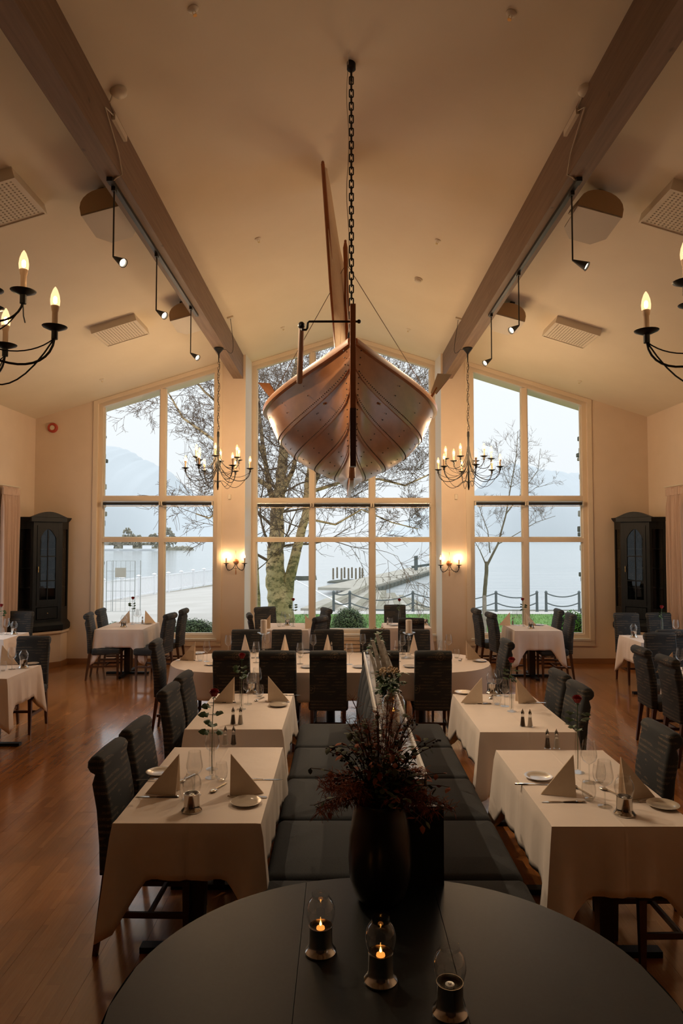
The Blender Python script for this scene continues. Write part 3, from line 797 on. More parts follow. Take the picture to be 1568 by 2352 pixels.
# spars, sail, stays: world points relative to the boat
def rel(px, py, y): p = PY(px, py, y); p.x -= BX; return p
y_top = 6.45
sp = [rel(741, 376, 6.35), rel(752, 520, 6.42), rel(762, 660, 6.5), rel(776, 830, 6.6)]
obj('yard', MB().tube(sp, [.018, .024, .026, .026], 8).ball(sp[0]+Vector((0, 0, .012)), .016, 8, 5), m_spar, boat)
ma = [rel(793, 556, 6.75), rel(795, 640, 6.75), rel(797, 850, 6.75)]
obj('mast', MB().tube([ma[0], ma[0]+Vector((0, 0, -.06)), ma[1], ma[2]], [.012, .024, .022, .028], 8).ball(ma[0]+Vector((0, 0, .01)), .014, 8, 5), m_spar, boat)
rows = []
for (lx, ly), (rx_, ry_) in (((744, 384), (749, 392)), ((748, 450), (762, 470)), ((755, 560), (780, 575)), ((760, 640), (796, 640)), ((766, 720), (804, 730)), ((770, 800), (806, 812)), ((774, 860), (810, 870))):
    a = rel(lx, ly, 6.4); b = rel(rx_, ry_, 7.0); row = []
    for j in range(7):
        t = j/6; p = a.lerp(b, t); p.x += .02*math.sin(PI*t)+.006*math.sin(9*t); row.append(p)
    rows.append(row)
sb = MB(); sb.loft([r_+[q+Vector((.006, .006, 0)) for q in r_[::-1]] for r_ in rows])
obj('sail', sb, m_sail, boat)
stay = MB(); a = rel(795, 605, 6.75)
for side in (-1, 1): stay.tube([a, hull_pt(5, .40 if side > 0 else .32, side)+Vector((0, 0, .01))], .0032, 4)
obj('stay', stay, m_twig, boat)
# oars with broad blades jutting over the gunwales
for side, lb, quad, bm2 in ((-1, "wooden oar blade jutting over the gunwale at the boat's left side", ((622, 916), (632, 902), (619, 881), (593, 880)), m_hull),
                       (1, "pale shiny oar blade jutting over the gunwale at the boat's right side", ((988, 904), (1001, 905), (1037, 861), (1004, 859)), M('oar_blade_reflection', (.68, .68, .60), .10, coat=1))):  # window reflection put into the right blade's pale colour
    Q = [PY(x, y, 6.62+.05*(i in (2, 3))) for i, (x, y) in enumerate(quad)]; o0 = (Q[0]+Q[1])/2
    t = thing('oar', lb, 'oar', o0)
    Q = [q-o0 for q in Q]; n_ = (Q[1]-Q[0]).cross(Q[3]-Q[0]).normalized()*.012
    obj('blade', MB().add(Q+[q+n_ for q in Q], [(0, 1, 2, 3), (7, 6, 5, 4), (0, 4, 5, 1), (1, 5, 6, 2), (2, 6, 7, 3), (3, 7, 4, 0)]), bm2, t, False)
    ax = (Q[2]+Q[3])/2
    obj('blade_edge', MB().tube([Q[3], Q[2], Q[1]], .006, 5), m_rudder, t)
    obj('shaft', MB().tube([ax*.3, -ax*2.4], .014, 8), m_hull, t)
# hanging chain
ch = thing('hanging_chain', 'heavy black chain holding the boat from the ceiling ridge', 'chain', (BX-.008, 5.22, RZ_))
obj('ceiling_hook', MB().lathe([(.035, 0), (.035, -.06), (.02, -.075), (.01, -.08)], 14).tube([(0, 0, -.07), (0, 0, -.16)], .01, 6), m_iron, ch)
k0 = None; z = -.15; i = 0
while RZ_+z > 3.76:
    if k0 is None:
        mb = MB(); pts = []
        for j in range(14):
            t = 2*PI*j/14; x_ = .015*math.cos(t); z_ = .034*math.sin(t); x_ = .015*(1 if x_ > 0 else -1) if abs(math.sin(t)) < .8 else x_
            pts.append((x_, 0, z_))
        mb.tube(pts, .0058, 6, loop=True); o = obj('chain_link', mb, m_iron, ch); k0 = o.data
    else: o = part('chain_link', k0, ch)
    o.location = (0, 0, z); o.rotation_euler = (0, 0, 0 if i % 2 == 0 else PI/2*.9); z -= .052; i += 1
obj('shackle', MB().tube([(0, 0, z+.02), (-.02, .02, z-.05), (-.015, .03, z-.14), (.01, .02, z-.16), (.015, .0, z-.06), (0, 0, z+.02)], .008, 6), m_iron, ch)
cb = tag(obj('sling_rope', MB().tube([PY(803, 745, 5.27)+Vector((0, 0, 0)), PY(796, 790, 5.5), PY(790, 850, 5.9)], .006, 5).tube([PY(804, 745, 5.27), PY(815, 790, 5.5), PY(824, 850, 5.9)], .006, 5), m_black), 'dark sling rope from the chain into the boat', 'rope')
cb2 = tag(obj('power_cord', MB().tube([PZ(806, 112, RZ_)+Vector((-.02, .03, -.01))]+[Vector((BX-.035-.01*math.sin(k*.8), 5.25, RZ_-.05-k*.1)) for k in range(22)], .003, 4), m_offwhite), 'thin pale cord running down beside the boat chain', 'cord')

# ================================================================= CORNER CABINETS
def cabinet(side, label):
    """plan in local coords, corner of the room at the origin, +x along the back wall into the room, -y toward the viewer"""
    w, a = .60, .27; ZC0, ZC1 = .66, 2.40
    r = thing('corner_cabinet', label, 'cabinet', (-side*WX*-1 if False else side*WX, WY, 0))
    fx = -side
    def P(u, v): return (fx*u, -v)
    def plan(g=0, z=0): 
        pts = [(0.004, 0.004), (w+g, 0.004), (w+g, a+g*.6), (a+g*.6, w+g), (0.004, w+g)]
        return [(*P(u, v), z) for u, v in pts]
    def slab(z0, z1, g0, g1=None):
        return MB().loft([plan(g0, z0), plan(g0 if g1 is None else g1, z1)])
    obj('base_moulding', MB().loft([plan(.03, .60), plan(.05, .63), plan(.05, .70), plan(.02, .74), plan(0, .76)]), m_cab, r, False)
    obj('bottom_board', slab(.76, .78, -.004), m_cab, r, False)
    # stiles and rails of the facets
    fac = [((w, 0.004), (w, a)), ((w, a), (a, w)), ((a, w), (0.004, w))]
    body = MB(); glass = []
    def strip(p, q, t0, t1, z0, z1, th=.022, out=0):
        (u0, v0), (u1, v1) = p, q
        dx, dy = u1-u0, v1-v0; ln = math.hypot(dx, dy); nx, ny = (dy/ln, -dx/ln)
        if nx+ny < 0: nx, ny = -nx, -ny
        A = (u0+dx*t0, v0+dy*t0); B = (u0+dx*t1, v0+dy*t1)
        o1, o2 = out, out-th
        ring = lambda z: [(*P(A[0]+nx*o1, A[1]+ny*o1), z), (*P(B[0]+nx*o1, B[1]+ny*o1), z), (*P(B[0]+nx*o2, B[1]+ny*o2), z), (*P(A[0]+nx*o2, A[1]+ny*o2), z)]
        return [ring(z0), ring(z1)]
    for i in (0, 2):
        p, q = fac[i]
        for t0, t1 in ((0, .16), (.84, 1)): body.loft(strip(p, q, t0, t1, .76, ZC1))
        for z0, z1 in ((.76, .98), (2.28, ZC1)): body.loft(strip(p, q, .16, .84, z0, z1))
        g = strip(p, q, .16, .84, .98, 2.28, .004, -.01); glass.append(g)
    p, q = fac[1]
    for t0, t1 in ((0, .12), (.88, 1)): body.loft(strip(p, q, t0, t1, .76, ZC1))
    body.loft(strip(p, q, .12, .88, .76, .80)); body.loft(strip(p, q, .12, .88, 1.0, 1.03)); body.loft(strip(p, q, .12, .88, 2.34, ZC1))
    obj('carcass', body, m_cab, r, False)
    gl = MB()
    for g in glass: gl.loft(g)
    obj('side_pane', gl, m_pane_dark, r, False)
    # backs
    obj('back_panel', MB().bx(*sorted((fx*.004, fx*(w-.01))), -.02, -.004, .76, ZC1).bx(*sorted((fx*.004, fx*.02)), -(w-.01), -.02, .76, ZC1), m_cab, r, False)
    for z in (1.30, 1.62, 1.94):
        obj('shelf', slab(z, z+.015, -.03), m_cab, r, False)
    # door with arched glazing
    door = obj('door', MB().loft(strip(p, q, .13, .22, 1.03, 2.34, .024, .010)).loft(strip(p, q, .78, .87, 1.03, 2.34, .024, .010)).loft(strip(p, q, .22, .78, 1.03, 1.12, .024, .010)), m_cab, r, False)
    # arched head
    hd = MB(); nseg = 8
    for j in range(nseg):
        t0 = .22+.56*j/nseg; t1 = .22+.56*(j+1)/nseg; h = lambda t: 2.13+.15*math.sin(PI*(t-.22)/.56)
        A = strip(p, q, t0, t1, 0, 2.34, .024, .010)
        A[0] = [(c[0], c[1], h(t0) if m_ in (0, 3) else h(t1)) for m_, c in enumerate(A[0])]
        hd.loft(A)
    obj('arched_rail', hd, m_cab, door, False)
    bars = MB().loft(strip(p, q, .485, .515, 1.12, 2.27, .014, .006))
    for z in (1.42, 1.82): bars.loft(strip(p, q, .22, .78, z, z+.018, .014, .006))
    obj('glazing_bars', bars, m_cab, door, False)
    obj('door_pane', MB().loft(strip(p, q, .22, .78, 1.12, 2.28, .004, -.004)), m_pane_dark, door, False)
    hx = strip(p, q, .17 if side < 0 else .17, .18, 1.6, 1.6, .0, .02)[0][0]
    tt = .84 if side < 0 else .17
    hx = strip(p, q, tt, tt+.01, 1.62, 1.62, .0, .03)[0][0]
    obj('handle', MB().lathe([(.004, -.05), (.008, -.03), (.005, 0), (.009, .03), (.004, .05)], 8, hx), m_brass, door)
    dr = obj('drawer', MB().loft(strip(p, q, .15, .85, .81, .99, .02, .010)), m_cab, r, False)
    kx = strip(p, q, .495, .505, .9, .9, 0, .022)[0][0]
    obj('knob', MB().ball(kx, .011, 8, 6), m_brass, dr)
    # crown: moulding with an arched centre
    obj('crown', MB().loft([plan(.0, 2.40), plan(.02, 2.42), plan(.045, 2.455), plan(.05, 2.475)]), m_cab, r, False)
    ar = MB(); rings = []
    for j in range(13):
        t = -.12+1.24*j/12; A = strip(p, q, t, t+.001, 0, 0, .10, .055)[0]; h = 2.475+.09*math.sin(PI*min(max((t+.12)/1.24, 0), 1))**1.1
        rings.append([(A[0][0], A[0][1], 2.40), (A[0][0], A[0][1], h), (A[3][0], A[3][1], h), (A[3][0], A[3][1], 2.40)])
    ar.loft(rings); obj('arched_crest', ar, m_cab, r, False)
    # plastered plinth the cabinet stands on
    pl = MB().loft([plan(.0, 0), plan(.0, .54)]); 
    o = struct('trim_%d' % (2 if side < 0 else 3), pl, m_wall); o.location = (side*WX, WY, 0)
    c = obj('plinth_cap', MB().loft([plan(.01, .54), plan(.035, .565), plan(.035, .60)]), m_frame, o, False)
    b = obj('plinth_baseboard', MB().loft([plan(.018, 0), plan(.018, .09)]), m_pine, o, False)
    # glasses on the shelves
    return r
cabinet(-1, 'dark blue corner cabinet with arched glazed door reflecting a lit sconce')
cabinet(1, 'dark blue corner cabinet near the right edge, its brass handle on the door')

# ================================================================= CURTAINS
def curtain(side, y0, y1, label):
    t = thing('curtain', label, 'curtain', (side*(WX-.09), 0, 0))
    rows = []
    rr = random.Random(5); n = 60
    for k, z in enumerate((.06, .9, 1.8, 2.6, 2.80, 2.86, 2.93)):
        row = []
        for i in range(n+1):
            u = i/n; amp = .035 if z < 2.7 else .016
            row.append(Vector((amp*math.sin(u*46+.4*math.sin(u*9)+.1*k)+.012*math.sin(u*17+k), y0+(y1-y0)*u, z)))
        rows.append(row)
    mb = MB()
    mb.loft([r_+[q+Vector((-side*-.004, 0, 0)) for q in r_[::-1]] for r_ in rows])
    obj('cloth', mb, m_curtain, t)
    obj('gathered_heading', MB().loft([[(.012*math.sin(j*1.3)+(.014 if k in (1, 2) else -.014), y0+(y1-y0)*j/40, 2.80+(.10 if k in (0, 1) else 0)) for k in range(4)] for j in range(41)]), m_curtain, t)
    obj('rail', MB().bx(-.012, .012, 6.2, y1+.05, 2.935, 2.955), m_offwhite, t, False)
curtain(-1, 10.42, 10.93, 'pinkish gathered curtain at left edge of photo beside corner cabinet')
curtain(1, 10.30, 10.88, 'pinkish gathered curtain at right edge of photo beside corner cabinet')

# ================================================================= CHAIRS
def make_chair():
    r = thing('dining_chair', '', 'chair')
    # backrest: side profile (x backwards negative), rolled top
    fr = [(-.19, .40), (-.185, .52), (-.19, .70), (-.215, .84), (-.235, .92)]
    top = [(-.238+.048*math.cos(a)-.035, .945+.048*math.sin(a)) for a in [R(d) for d in (20, 55, 90, 125, 160, 195, 230, 260)]]
    bk = [(-.295, .85), (-.27, .72), (-.255, .55), (-.25, .40)]
    prof = fr+top+bk; n = len(prof)
    cx = sum(p[0] for p in prof)/n
    nrm = []
    for i in range(n):
        a = Vector(prof[i-1]); b = Vector(prof[(i+1) % n]); t = (b-a).normalized(); nrm.append(Vector((-t.y, t.x)))
    area = sum(prof[i-1][0]*prof[i][1]-prof[i][0]*prof[i-1][1] for i in range(n)); sg = 1 if area > 0 else -1
    rings = []
    for y, ins in ((-.185, .016), (-.182, .008), (-.174, .002), (-.165, 0), (0, -.004), (.165, 0), (.174, .002), (.182, .008), (.185, .016)):
        rings.append([(p[0]+nrm[i].x*ins*sg, y, p[1]+nrm[i].y*ins*sg) for i, p in enumerate(prof)])
    obj('backrest', MB().loft(rings), m_fabric, r, angle=60)
    obj('seat', MB().rbox((.02, 0, .422), (.42, .40, .10), .03, 4, crown=.012), m_fabric, r, angle=60)
    leg = None
    for sx, sy in ((.19, .16), (.19, -.16), (-.215, .16), (-.215, -.16)):
        dx = .0 if sx > 0 else -.055
        obj('leg', MB().loft([[(sx+dx+a*.012, sy+b*.012, 0) for a, b in ((-1, -1), (1, -1), (1, 1), (-1, 1))],
                              [(sx+a*.019, sy+b*.019, .40) for a, b in ((-1, -1), (1, -1), (1, 1), (-1, 1))]]), m_legwood, r, False)
    for sy in (-.16, .16): obj('stretcher', MB().box((-.02, sy, .20), (.40, .016, .028)), m_legwood, r, False)
    obj('stretcher', MB().box((0, 0, .20), (.016, .31, .028)), m_legwood, r, False)
    return r
pc = Proto(make_chair)
def chair(x, y, face, label, group):
    jt = R(random.Random(int(x*100+y*37)).uniform(-2.5, 2.5))
    return pc.put((x, y, 0), R(face)+jt, label, group)
G1 = 'chairs along the banquette tables'; G2 = 'chairs round the oval table'; G3 = 'chairs at the window tables'; G4 = 'chairs by the side walls'
chair(-.965, 3.68, 0, 'nearest charcoal chair left of the first banquette table, roll back nearest the camera', G1)
chair(-.965, 4.16, 0, 'charcoal chair on the left side of first banquette table, second from the camera', G1)
chair(-1.03, 5.20, 0, 'charcoal chair at the left side of second banquette table, nearer of two', G1)
chair(-1.03, 5.68, 0, 'charcoal chair at left side of second banquette table, farther of two', G1)
chair(1.62, 3.50, 180, 'charcoal chair cut by the right photo edge beside first right banquette table', G1)
chair(1.62, 4.10, 180, 'charcoal chair with gold scrolls, right side of first right banquette table, farther one', G1)
chair(1.55, 5.28, 180, 'charcoal chair behind the rose on right side of second right banquette table', G1)
chair(1.56, 5.78, 180, 'charcoal chair right of second right banquette table, farther of two', G1)
for i, (x, lb) in enumerate(((-1.09, 'charcoal chair, back to camera, leftmost of near row at the oval table'), (-.625, 'charcoal chair, back to camera, second from left in oval table near row'),
                (-.13, 'charcoal chair, back to camera, middle of the near row at the oval table'), (.40, 'charcoal chair, back to camera, hidden behind the banquette top and driftwood'),
                (.92, 'charcoal chair, back to camera, rightmost of near row at the oval table'))):
    chair(x, 7.12, 90, lb, G2)
for x, lb in ((-1.17, 'leftmost'), (-.675, 'second from left'), (-.146, 'middle'), (.41, 'fourth from left'), (.90, 'rightmost')):
    chair(x, 8.20, -90, 'charcoal chair facing camera, %s of far row at the oval table' % lb, G2)
chair(-1.78, 7.62, 0, 'charcoal chair at the left rounded end of the oval table', G2)
chair(1.56, 7.62, 180, 'charcoal chair at the right rounded end of the oval table', G2)
chair(-1.12, 10.42, 12, 'charcoal chair, near left of table before the birch in centre window', G3)
chair(-1.14, 11.15, -60, 'charcoal chair, far left of table before the birch in centre window', G3)
chair(-.55, 10.10, 152, 'charcoal chair, near right of table before the birch in centre window', G3)
chair(-.50, 11.12, 200, 'charcoal chair, far right of table before the birch in centre window', G3)
chair(1.00, 10.02, 90, 'charcoal chair, back to camera, before table at right of the centre window', G3)
chair(.92, 11.50, -90, 'charcoal chair facing camera behind table at right of the centre window', G3)
chair(-3.58, 10.50, 8, 'charcoal chair, near left of table below the left window', G3)
chair(-3.62, 11.12, 5, 'charcoal chair, far left of table below the left window', G3)
chair(-2.86, 10.44, 172, 'charcoal chair, near right of table below the left window', G3)
chair(-2.82, 11.10, 176, 'charcoal chair, far right of table below the left window', G3)
chair(2.56, 10.55, 6, 'charcoal chair, near left of table below the right window', G3)
chair(2.45, 11.12, 4, 'charcoal chair, far left of table below the right window', G3)
chair(3.20, 10.42, 176, 'charcoal chair, near right of table below the right window', G3)
chair(3.22, 11.05, 178, 'charcoal chair, far right of table below the right window', G3)
chair(-3.52, 7.62, -90, 'dark charcoal chair facing camera behind the nearer table cut by left photo edge', G4)
chair(-4.98, 10.42, -90, 'charcoal chair facing camera before left corner cabinet behind farthest left table', G4)
chair(4.32, 10.16, -90, 'charcoal chair facing camera before right corner cabinet, behind its table', G4)
chair(4.84, 10.20, -90, 'charcoal chair facing camera behind red rose beside the right curtain', G4)
chair(4.06, 8.75, 90, 'charcoal chair, back to camera, at near side of table below right cabinet', G4)
chair(3.78, 7.90, -90, 'charcoal chair with gold text facing camera behind table cut by right photo edge', G4)
for y, lb in ((7.08, 'farthest'), (6.52, 'middle'), (5.98, 'nearest, cut by photo edge')):
    chair(3.36, y, 0, 'charcoal chair in row of three left of right-edge table, '+lb, G4)

# ================================================================= TABLES AND CLOTHS
TT = .742
def rect_table(name_lb, x0, x1, y0, y1, label, cloth_label, over=.28, tip=.20, legs='post'):
    cx, cy_ = (x0+x1)/2, (y0+y1)/2; w, d = x1-x0, y1-y0
    t = thing('dining_table', label, 'table', (cx, cy_, 0), 0, 'rectangular dining tables')
    obj('tabletop', MB().bx(-w/2+.006, w/2-.006, -d/2+.006, d/2-.006, TT-.03, TT), m_tablewood, t, False)
    if d > 1.05:
        for sy in (-d/2+.28, d/2-.28):
            obj('post', MB().bx(-.035, .035, sy-.035, sy+.035, .03, TT-.03), m_tablewood, t, False)
            obj('foot', MB().bx(-w/2+.06, w/2-.06, sy-.03, sy+.03, 0.0, .03), m_iron, t, False)
    else:
        obj('post', MB().bx(-.045, .045, -.045, .045, .03, TT-.03), m_tablewood, t, False)
        obj('foot', MB().bx(-w/2+.03, w/2-.03, -.03, .03, 0, .03), m_iron, t, False)
        obj('foot', MB().bx(-.03, .03, -d/2+.06, -.031, 0, .03).bx(-.03, .03, .031, d/2-.06, 0, .03), m_iron, t, False)
    # cloth
    rr = random.Random(int(cx*91+cy_*57))
    NS_ = 26; per = []; rc = .012
    # perimeter points with outward normal, corner weight
    def side(ax, ay, bx_, by, nx, ny):
        ln = math.hypot(bx_-ax, by-ay)
        for i in range(NS_):
            u = i/NS_; dc = min(u, 1-u)*ln
            per.append((ax+(bx_-ax)*u, ay+(by-ay)*u, nx, ny, dc, u))
    W2_, D2_ = w/2+.002, d/2+.002
    corners = [(-W2_, -D2_), (W2_, -D2_), (W2_, D2_), (-W2_, D2_)]; nr = [(0, -1), (1, 0), (0, 1), (-1, 0)]
    for k in range(4):
        a, b = corners[k], corners[(k+1) % 4]; side(a[0]+nr[k-1][0]*0, a[1], b[0], b[1], *nr[k])
        # extra corner point handled by first sample of next side
    n = len(per); ph = rr.uniform(0, 6)
    rings = []
    # top grid is flat: one ring slightly inset then edge
    zt = TT+.004
    rings.append([(p[0]*.97, p[1]*.97, zt) for p in per]); rings.append([(p[0]-p[2]*.004, p[1]-p[3]*.004, zt) for p in per])
    for q in range(1, 10):
        f = q/9; ring = []
        for i, (x, y, nx, ny, dc, u) in enumerate(per):
            cornerw = math.exp(-(dc/.085)**2)
            if i % NS_ == 0:
                kk = i//NS_; nx, ny = (nr[kk][0]+nr[kk-1][0])*.75, (nr[kk][1]+nr[kk-1][1])*.75
            hang = over+tip*max(0, 1-dc/.17)**1.1
            pinch = math.exp(-((dc-.14)/.07)**2)
            fold = .006*math.sin(u*31+ph+i//NS_)+.004*math.sin(u*67+ph*2)
            out = .004+f*(.012+.055*cornerw-.030*pinch*1.0+fold)
            xx = x+nx*max(out, .003)-.0; yy = y+ny*max(out, .003)
            ring.append((xx, yy, zt-.004-hang*f if f > 0 else zt))
        rings.append(ring)
    mb = MB(); mb.loft(rings, cap=False)
    o0 = 0; mb.f.append(tuple(range(n)))
    c = obj('tablecloth', mb, m_cloth, None, angle=50); c.location = (cx, cy_, 0)
    so = c.modifiers.new('thick', 'SOLIDIFY'); so.thickness = .0015; so.offset = 1
    tag(c, cloth_label, 'tablecloth', 'white linen tablecloths')
    return c
rect_table('T1', -1.08, -.38, 3.287, 4.48, 'first table left of the banquette under white cloth', 'white linen cloth on first table left of banquette, nearest the camera', .25, .27)
rect_table('T2', -1.11, -.42, 4.90, 6.04, 'second table left of the banquette under white cloth', 'white linen cloth on second table left of the banquette', .27, .2)
rect_table('T3', .985, 1.665, 3.25, 4.42, 'first table right of the banquette under white cloth', 'white linen cloth on first table right of banquette, nearest the camera', .31, .22)
rect_table('T4', .97, 1.645, 4.83, 6.02, 'second table right of the banquette under white cloth', 'white linen cloth on second table right of the banquette', .27, .2)
rect_table('T6', -1.17, -.50, 10.30, 11.2, 'small clothed table before the birch in the centre window', 'white cloth on small table before the birch', .30, .2)
rect_table('T7', .66, 1.38, 10.55, 11.22, 'small clothed table at right of the centre window', 'white cloth on small table right of the round bush', .30, .2)
rect_table('T8', -3.72, -3.0, 10.36, 11.3, 'clothed table below the left window with dark pedestal', 'white cloth with pointed corners on table below left window', .26, .26)
rect_table('T9', 2.58, 3.28, 10.22, 11.0, 'clothed table below the right window with dark pedestal', 'white cloth with pointed corners on table below right window', .28, .26)
rect_table('T10', -4.45, -3.24, 6.68, 7.42, 'nearer of the two clothed tables cut by the left photo edge', 'white cloth on nearer table cut by the left photo edge', .29, .22)
rect_table('T11', -5.17, -4.58, 9.32, 10.06, 'farther of the two clothed tables cut by the left photo edge', 'white cloth on farther table by left curtain', .28, .22)
rect_table('T12', 3.94, 5.12, 9.04, 9.76, 'clothed table below the right corner cabinet', 'white cloth on table below the right corner cabinet', .30, .22)
rect_table('T13', 3.42, 4.16, 5.75, 7.30, 'clothed table cut by the right photo edge with three chairs', 'white cloth on table cut by the right photo edge', .28, .2)
# oval table
t = thing('oval_table', 'long banquet table with rounded ends under white cloth and two candlesticks', 'table', (-.12, 7.62, 0))
def stad(hx, hy, n=14, cx=0, cy_=0):
    pts = []
    for i in range(n+1):
        a = -PI/2+PI*i/n; pts.append((cx+hx-hy+hy*math.cos(a)*1.0, cy_+hy*math.sin(a), math.cos(a), math.sin(a)))
    m = 16
    for i in range(1, m): pts.append((cx+(hx-hy)-(2*(hx-hy))*i/m, cy_+hy, 0, 1))
    for i in range(n+1):
        a = PI/2+PI*i/n; pts.append((cx-(hx-hy)+hy*math.cos(a), cy_+hy*math.sin(a), math.cos(a), math.sin(a)))
    for i in range(1, m): pts.append((cx-(hx-hy)+(2*(hx-hy))*i/m, cy_-hy, 0, -1))
    return pts
obj('tabletop', MB().prism([(p[0], p[1]) for p in stad(1.75, .63)], TT-.03, TT, 'z'), m_tablewood, t, False)
for sx in (-1.0, 0, 1.0):
    obj('post', MB().lathe([(.05, .03), (.04, TT-.03)], 12, (sx, 0, 0)), m_tablewood, t); obj('foot', MB().bx(sx-.03, sx+.03, -.35, .35, 0, .03), m_iron, t, False)
pts = stad(1.755, .635); rings = [[(p[0]*.98, p[1]*.98, TT+.004) for p in pts], [(p[0]-.003*p[2], p[1]-.003*p[3], TT+.004) for p in pts]]
acc = 0; arc = [0]
for a, b in zip(pts[:-1], pts[1:]): acc += math.hypot(a[0]-b[0], a[1]-b[1]); arc.append(acc)
for q in range(1, 9):
    f = q/8; ring = []
    for i, p in enumerate(pts):
        endw = min(1, max(0, (abs(p[0])-1.0)/.5)); o = .004+f*(.012+(.005+.020*endw)*(1+math.sin(arc[i]*24+math.sin(arc[i]*5))))
        ring.append((p[0]+p[2]*o, p[1]+p[3]*o, TT-.28*f*(1+.05*math.sin(arc[i]*3))))
    rings.append(ring)
mb = MB().loft(rings, cap=False); mb.f.append(tuple(range(len(pts))))
c = obj('tablecloth', mb, m_cloth, None, angle=50); c.location = (-.12, 7.62, 0); so = c.modifiers.new('thick', 'SOLIDIFY'); so.thickness = .0015; so.offset = 1
tag(c, 'large white cloth on the long round-ended table', 'tablecloth', 'white linen tablecloths')

# ================================================================= TABLE SETTINGS
ZT = TT+.0065
def napkin():
    r = thing('folded_napkin', '', 'napkin')
    # upright edge over the origin, tapering back along +x
    A = Vector((0, 0, .205)); K = Vector((.175, 0, 0)); b = MB(); th = .0035
    for s in (-1, 1):
        Fp = Vector((.005, s*.050, 0)); n = (Fp-A).cross(K-A).normalized()*th*s*-1
        b.add([A, Fp, K, A+n, Fp+n, K+n], [(0, 1, 2), (5, 4, 3), (0, 3, 4, 1), (1, 4, 5, 2), (2, 5, 3, 0)])
    obj('outer_fold', b, m_napkin, r, False)
    b2 = MB()
    for s in (-1, 1):
        Fp = Vector((.022, s*.032, 0)); A2 = Vector((.012, 0, .185)); K2 = Vector((.165, 0, 0)); n = Vector((0, s*.002, 0))
        b2.add([A2, Fp, K2, A2+n, Fp+n, K2+n], [(0, 1, 2), (5, 4, 3), (0, 3, 4, 1), (1, 4, 5, 2), (2, 5, 3, 0)])
    obj('inner_fold', b2, m_napkin, r, False)
    return tag(r, '', 'napkin')
def wine():
    r = thing('wine_glass', '', 'wine glass')
    obj('bowl', MB().lathe([(.0045, .098), (.012, .103), (.034, .120), (.043, .142), (.0425, .160), (.036, .195), (.0315, .228)], 36, cap=False), m_glass, r)
    obj('stem', MB().lathe([(.0045, .100), (.0035, .085), (.0035, .03), (.0045, .012), (.007, .006)], 10), m_glassthick, r)
    obj('foot', MB().lathe([(.007, .006), (.02, .003), (.035, .0012), (.0355, .0002)], 22), m_glassthick, r)
    return r
def tumbler():
    r = thing('tumbler', '', 'glass')
    obj('glass_wall', MB().lathe([(.020, .004), (.031, .02), (.036, .045), (.034, .075), (.0295, .100)], 32, cap=False), m_glass, r)
    obj('glass_base', MB().lathe([(.019, .0005), (.022, .004), (.020, .010), (.005, .011)], 20), m_glassthick, r)
    return r
def lantern_(lit):
    def f():
        r = thing('candle_lantern', '', 'candle lantern')
        obj('metal_base', MB().lathe([(.0505, .0), (.051, .006), (.047, .012), (.041, .018), (.038, .03), (.0375, .082), (.0385, .086), (.036, .086), (.035, .074)], 28, cap=False), m_steel, r)
        obj('oil_cup', MB().lathe([(.0345, .066), (.0345, .074), (.014, .075)], 24), m_darksteel, r)
        obj('wick_holder', MB().lathe([(.014, .074), (.013, .080), (.006, .081), (.005, .084), (.001, .0845)], 16), m_alu if not lit else m_flame2, r)
        g = [(.034, .083), (.0405, .098), (.0460, .118), (.0470, .132), (.0440, .150), (.0360, .166), (.0290, .174), (.0275, .179), (.0290, .187)]
        obj('glass_globe', MB().lathe(g, 40, cap=False), m_glass, r)
        if lit:
            obj('flame', MB().lathe([(.001, .084), (.0038, .087), (.004, .090), (.0022, .095), (.0005, .101)], 10), m_flame, r)
        return r
    return f
def shaker(fill, lid=m_steel):
    def f():
        r = thing('pepper_shaker' if fill is m_pepper else 'salt_shaker', '', 'shaker')
        obj('glass_body', MB().lathe([(.0215, 0), (.022, .004), (.019, .012), (.0155, .045), (.0115, .078), (.0105, .088)], 10), m_glassthick, r)
        obj('filling', MB().lathe([(.017, .004), (.0165, .012), (.013, .045), (.0105, .066), (.001, .067)], 10), fill, r)
        obj('metal_cap', MB().lathe([(.0115, .087), (.012, .094), (.0105, .104), (.0075, .112), (.003, .118), (.002, .124), (.0005, .125)], 12), lid, r)
        return r
    return f
def plate():
    r = thing('side_plate', '', 'plate')
    obj('rim', MB().lathe([(.078, .0125), (.0785, .014), (.076, .0145), (.052, .0065), (.045, .0045), (.001, .0045), (.001, .002), (.044, .0005), (.05, .001)], 30, cap=False), m_porc, r)
    return r
def knife():
    r = thing('table_knife', '', 'knife')
    obj('handle', MB().loft([[(x, -w, 0.0005), (x, w, .0005), (x, w*.8, h), (x, -w*.8, h)] for x, w, h in ((-.115, .004, .004), (-.11, .008, .007), (-.06, .0075, .007), (-.01, .005, .005), (0, .0045, .004))]), m_steel, r, angle=60)
    obj('blade', MB().loft([[(x, -w, .001), (x, w*.6, .001), (x, w*.6, .0025), (x, -w, .0028)] for x, w in ((0, .004), (.02, .009), (.07, .009), (.10, .006), (.11, .001))]), m_steel, r, angle=60)
    return r
def fork():
    r = thing('table_fork', '', 'fork')
    obj('handle', MB().loft([[(x, -w, z), (x, w, z), (x, w, z+.003), (x, -w, z+.003)] for x, w, z in ((-.12, .006, .001), (-.11, .009, .001), (-.02, .004, .006), (.02, .004, .009), (.035, .011, .005))]), m_steel, r, angle=60)
    b = MB()
    for i in range(4): b.tube([(.032, -.009+.006*i, .006), (.06, -.009+.006*i, .003), (.085, -.0085+.0057*i, .009)], .0015, 4)
    obj('tines', b, m_steel, r)
    return r
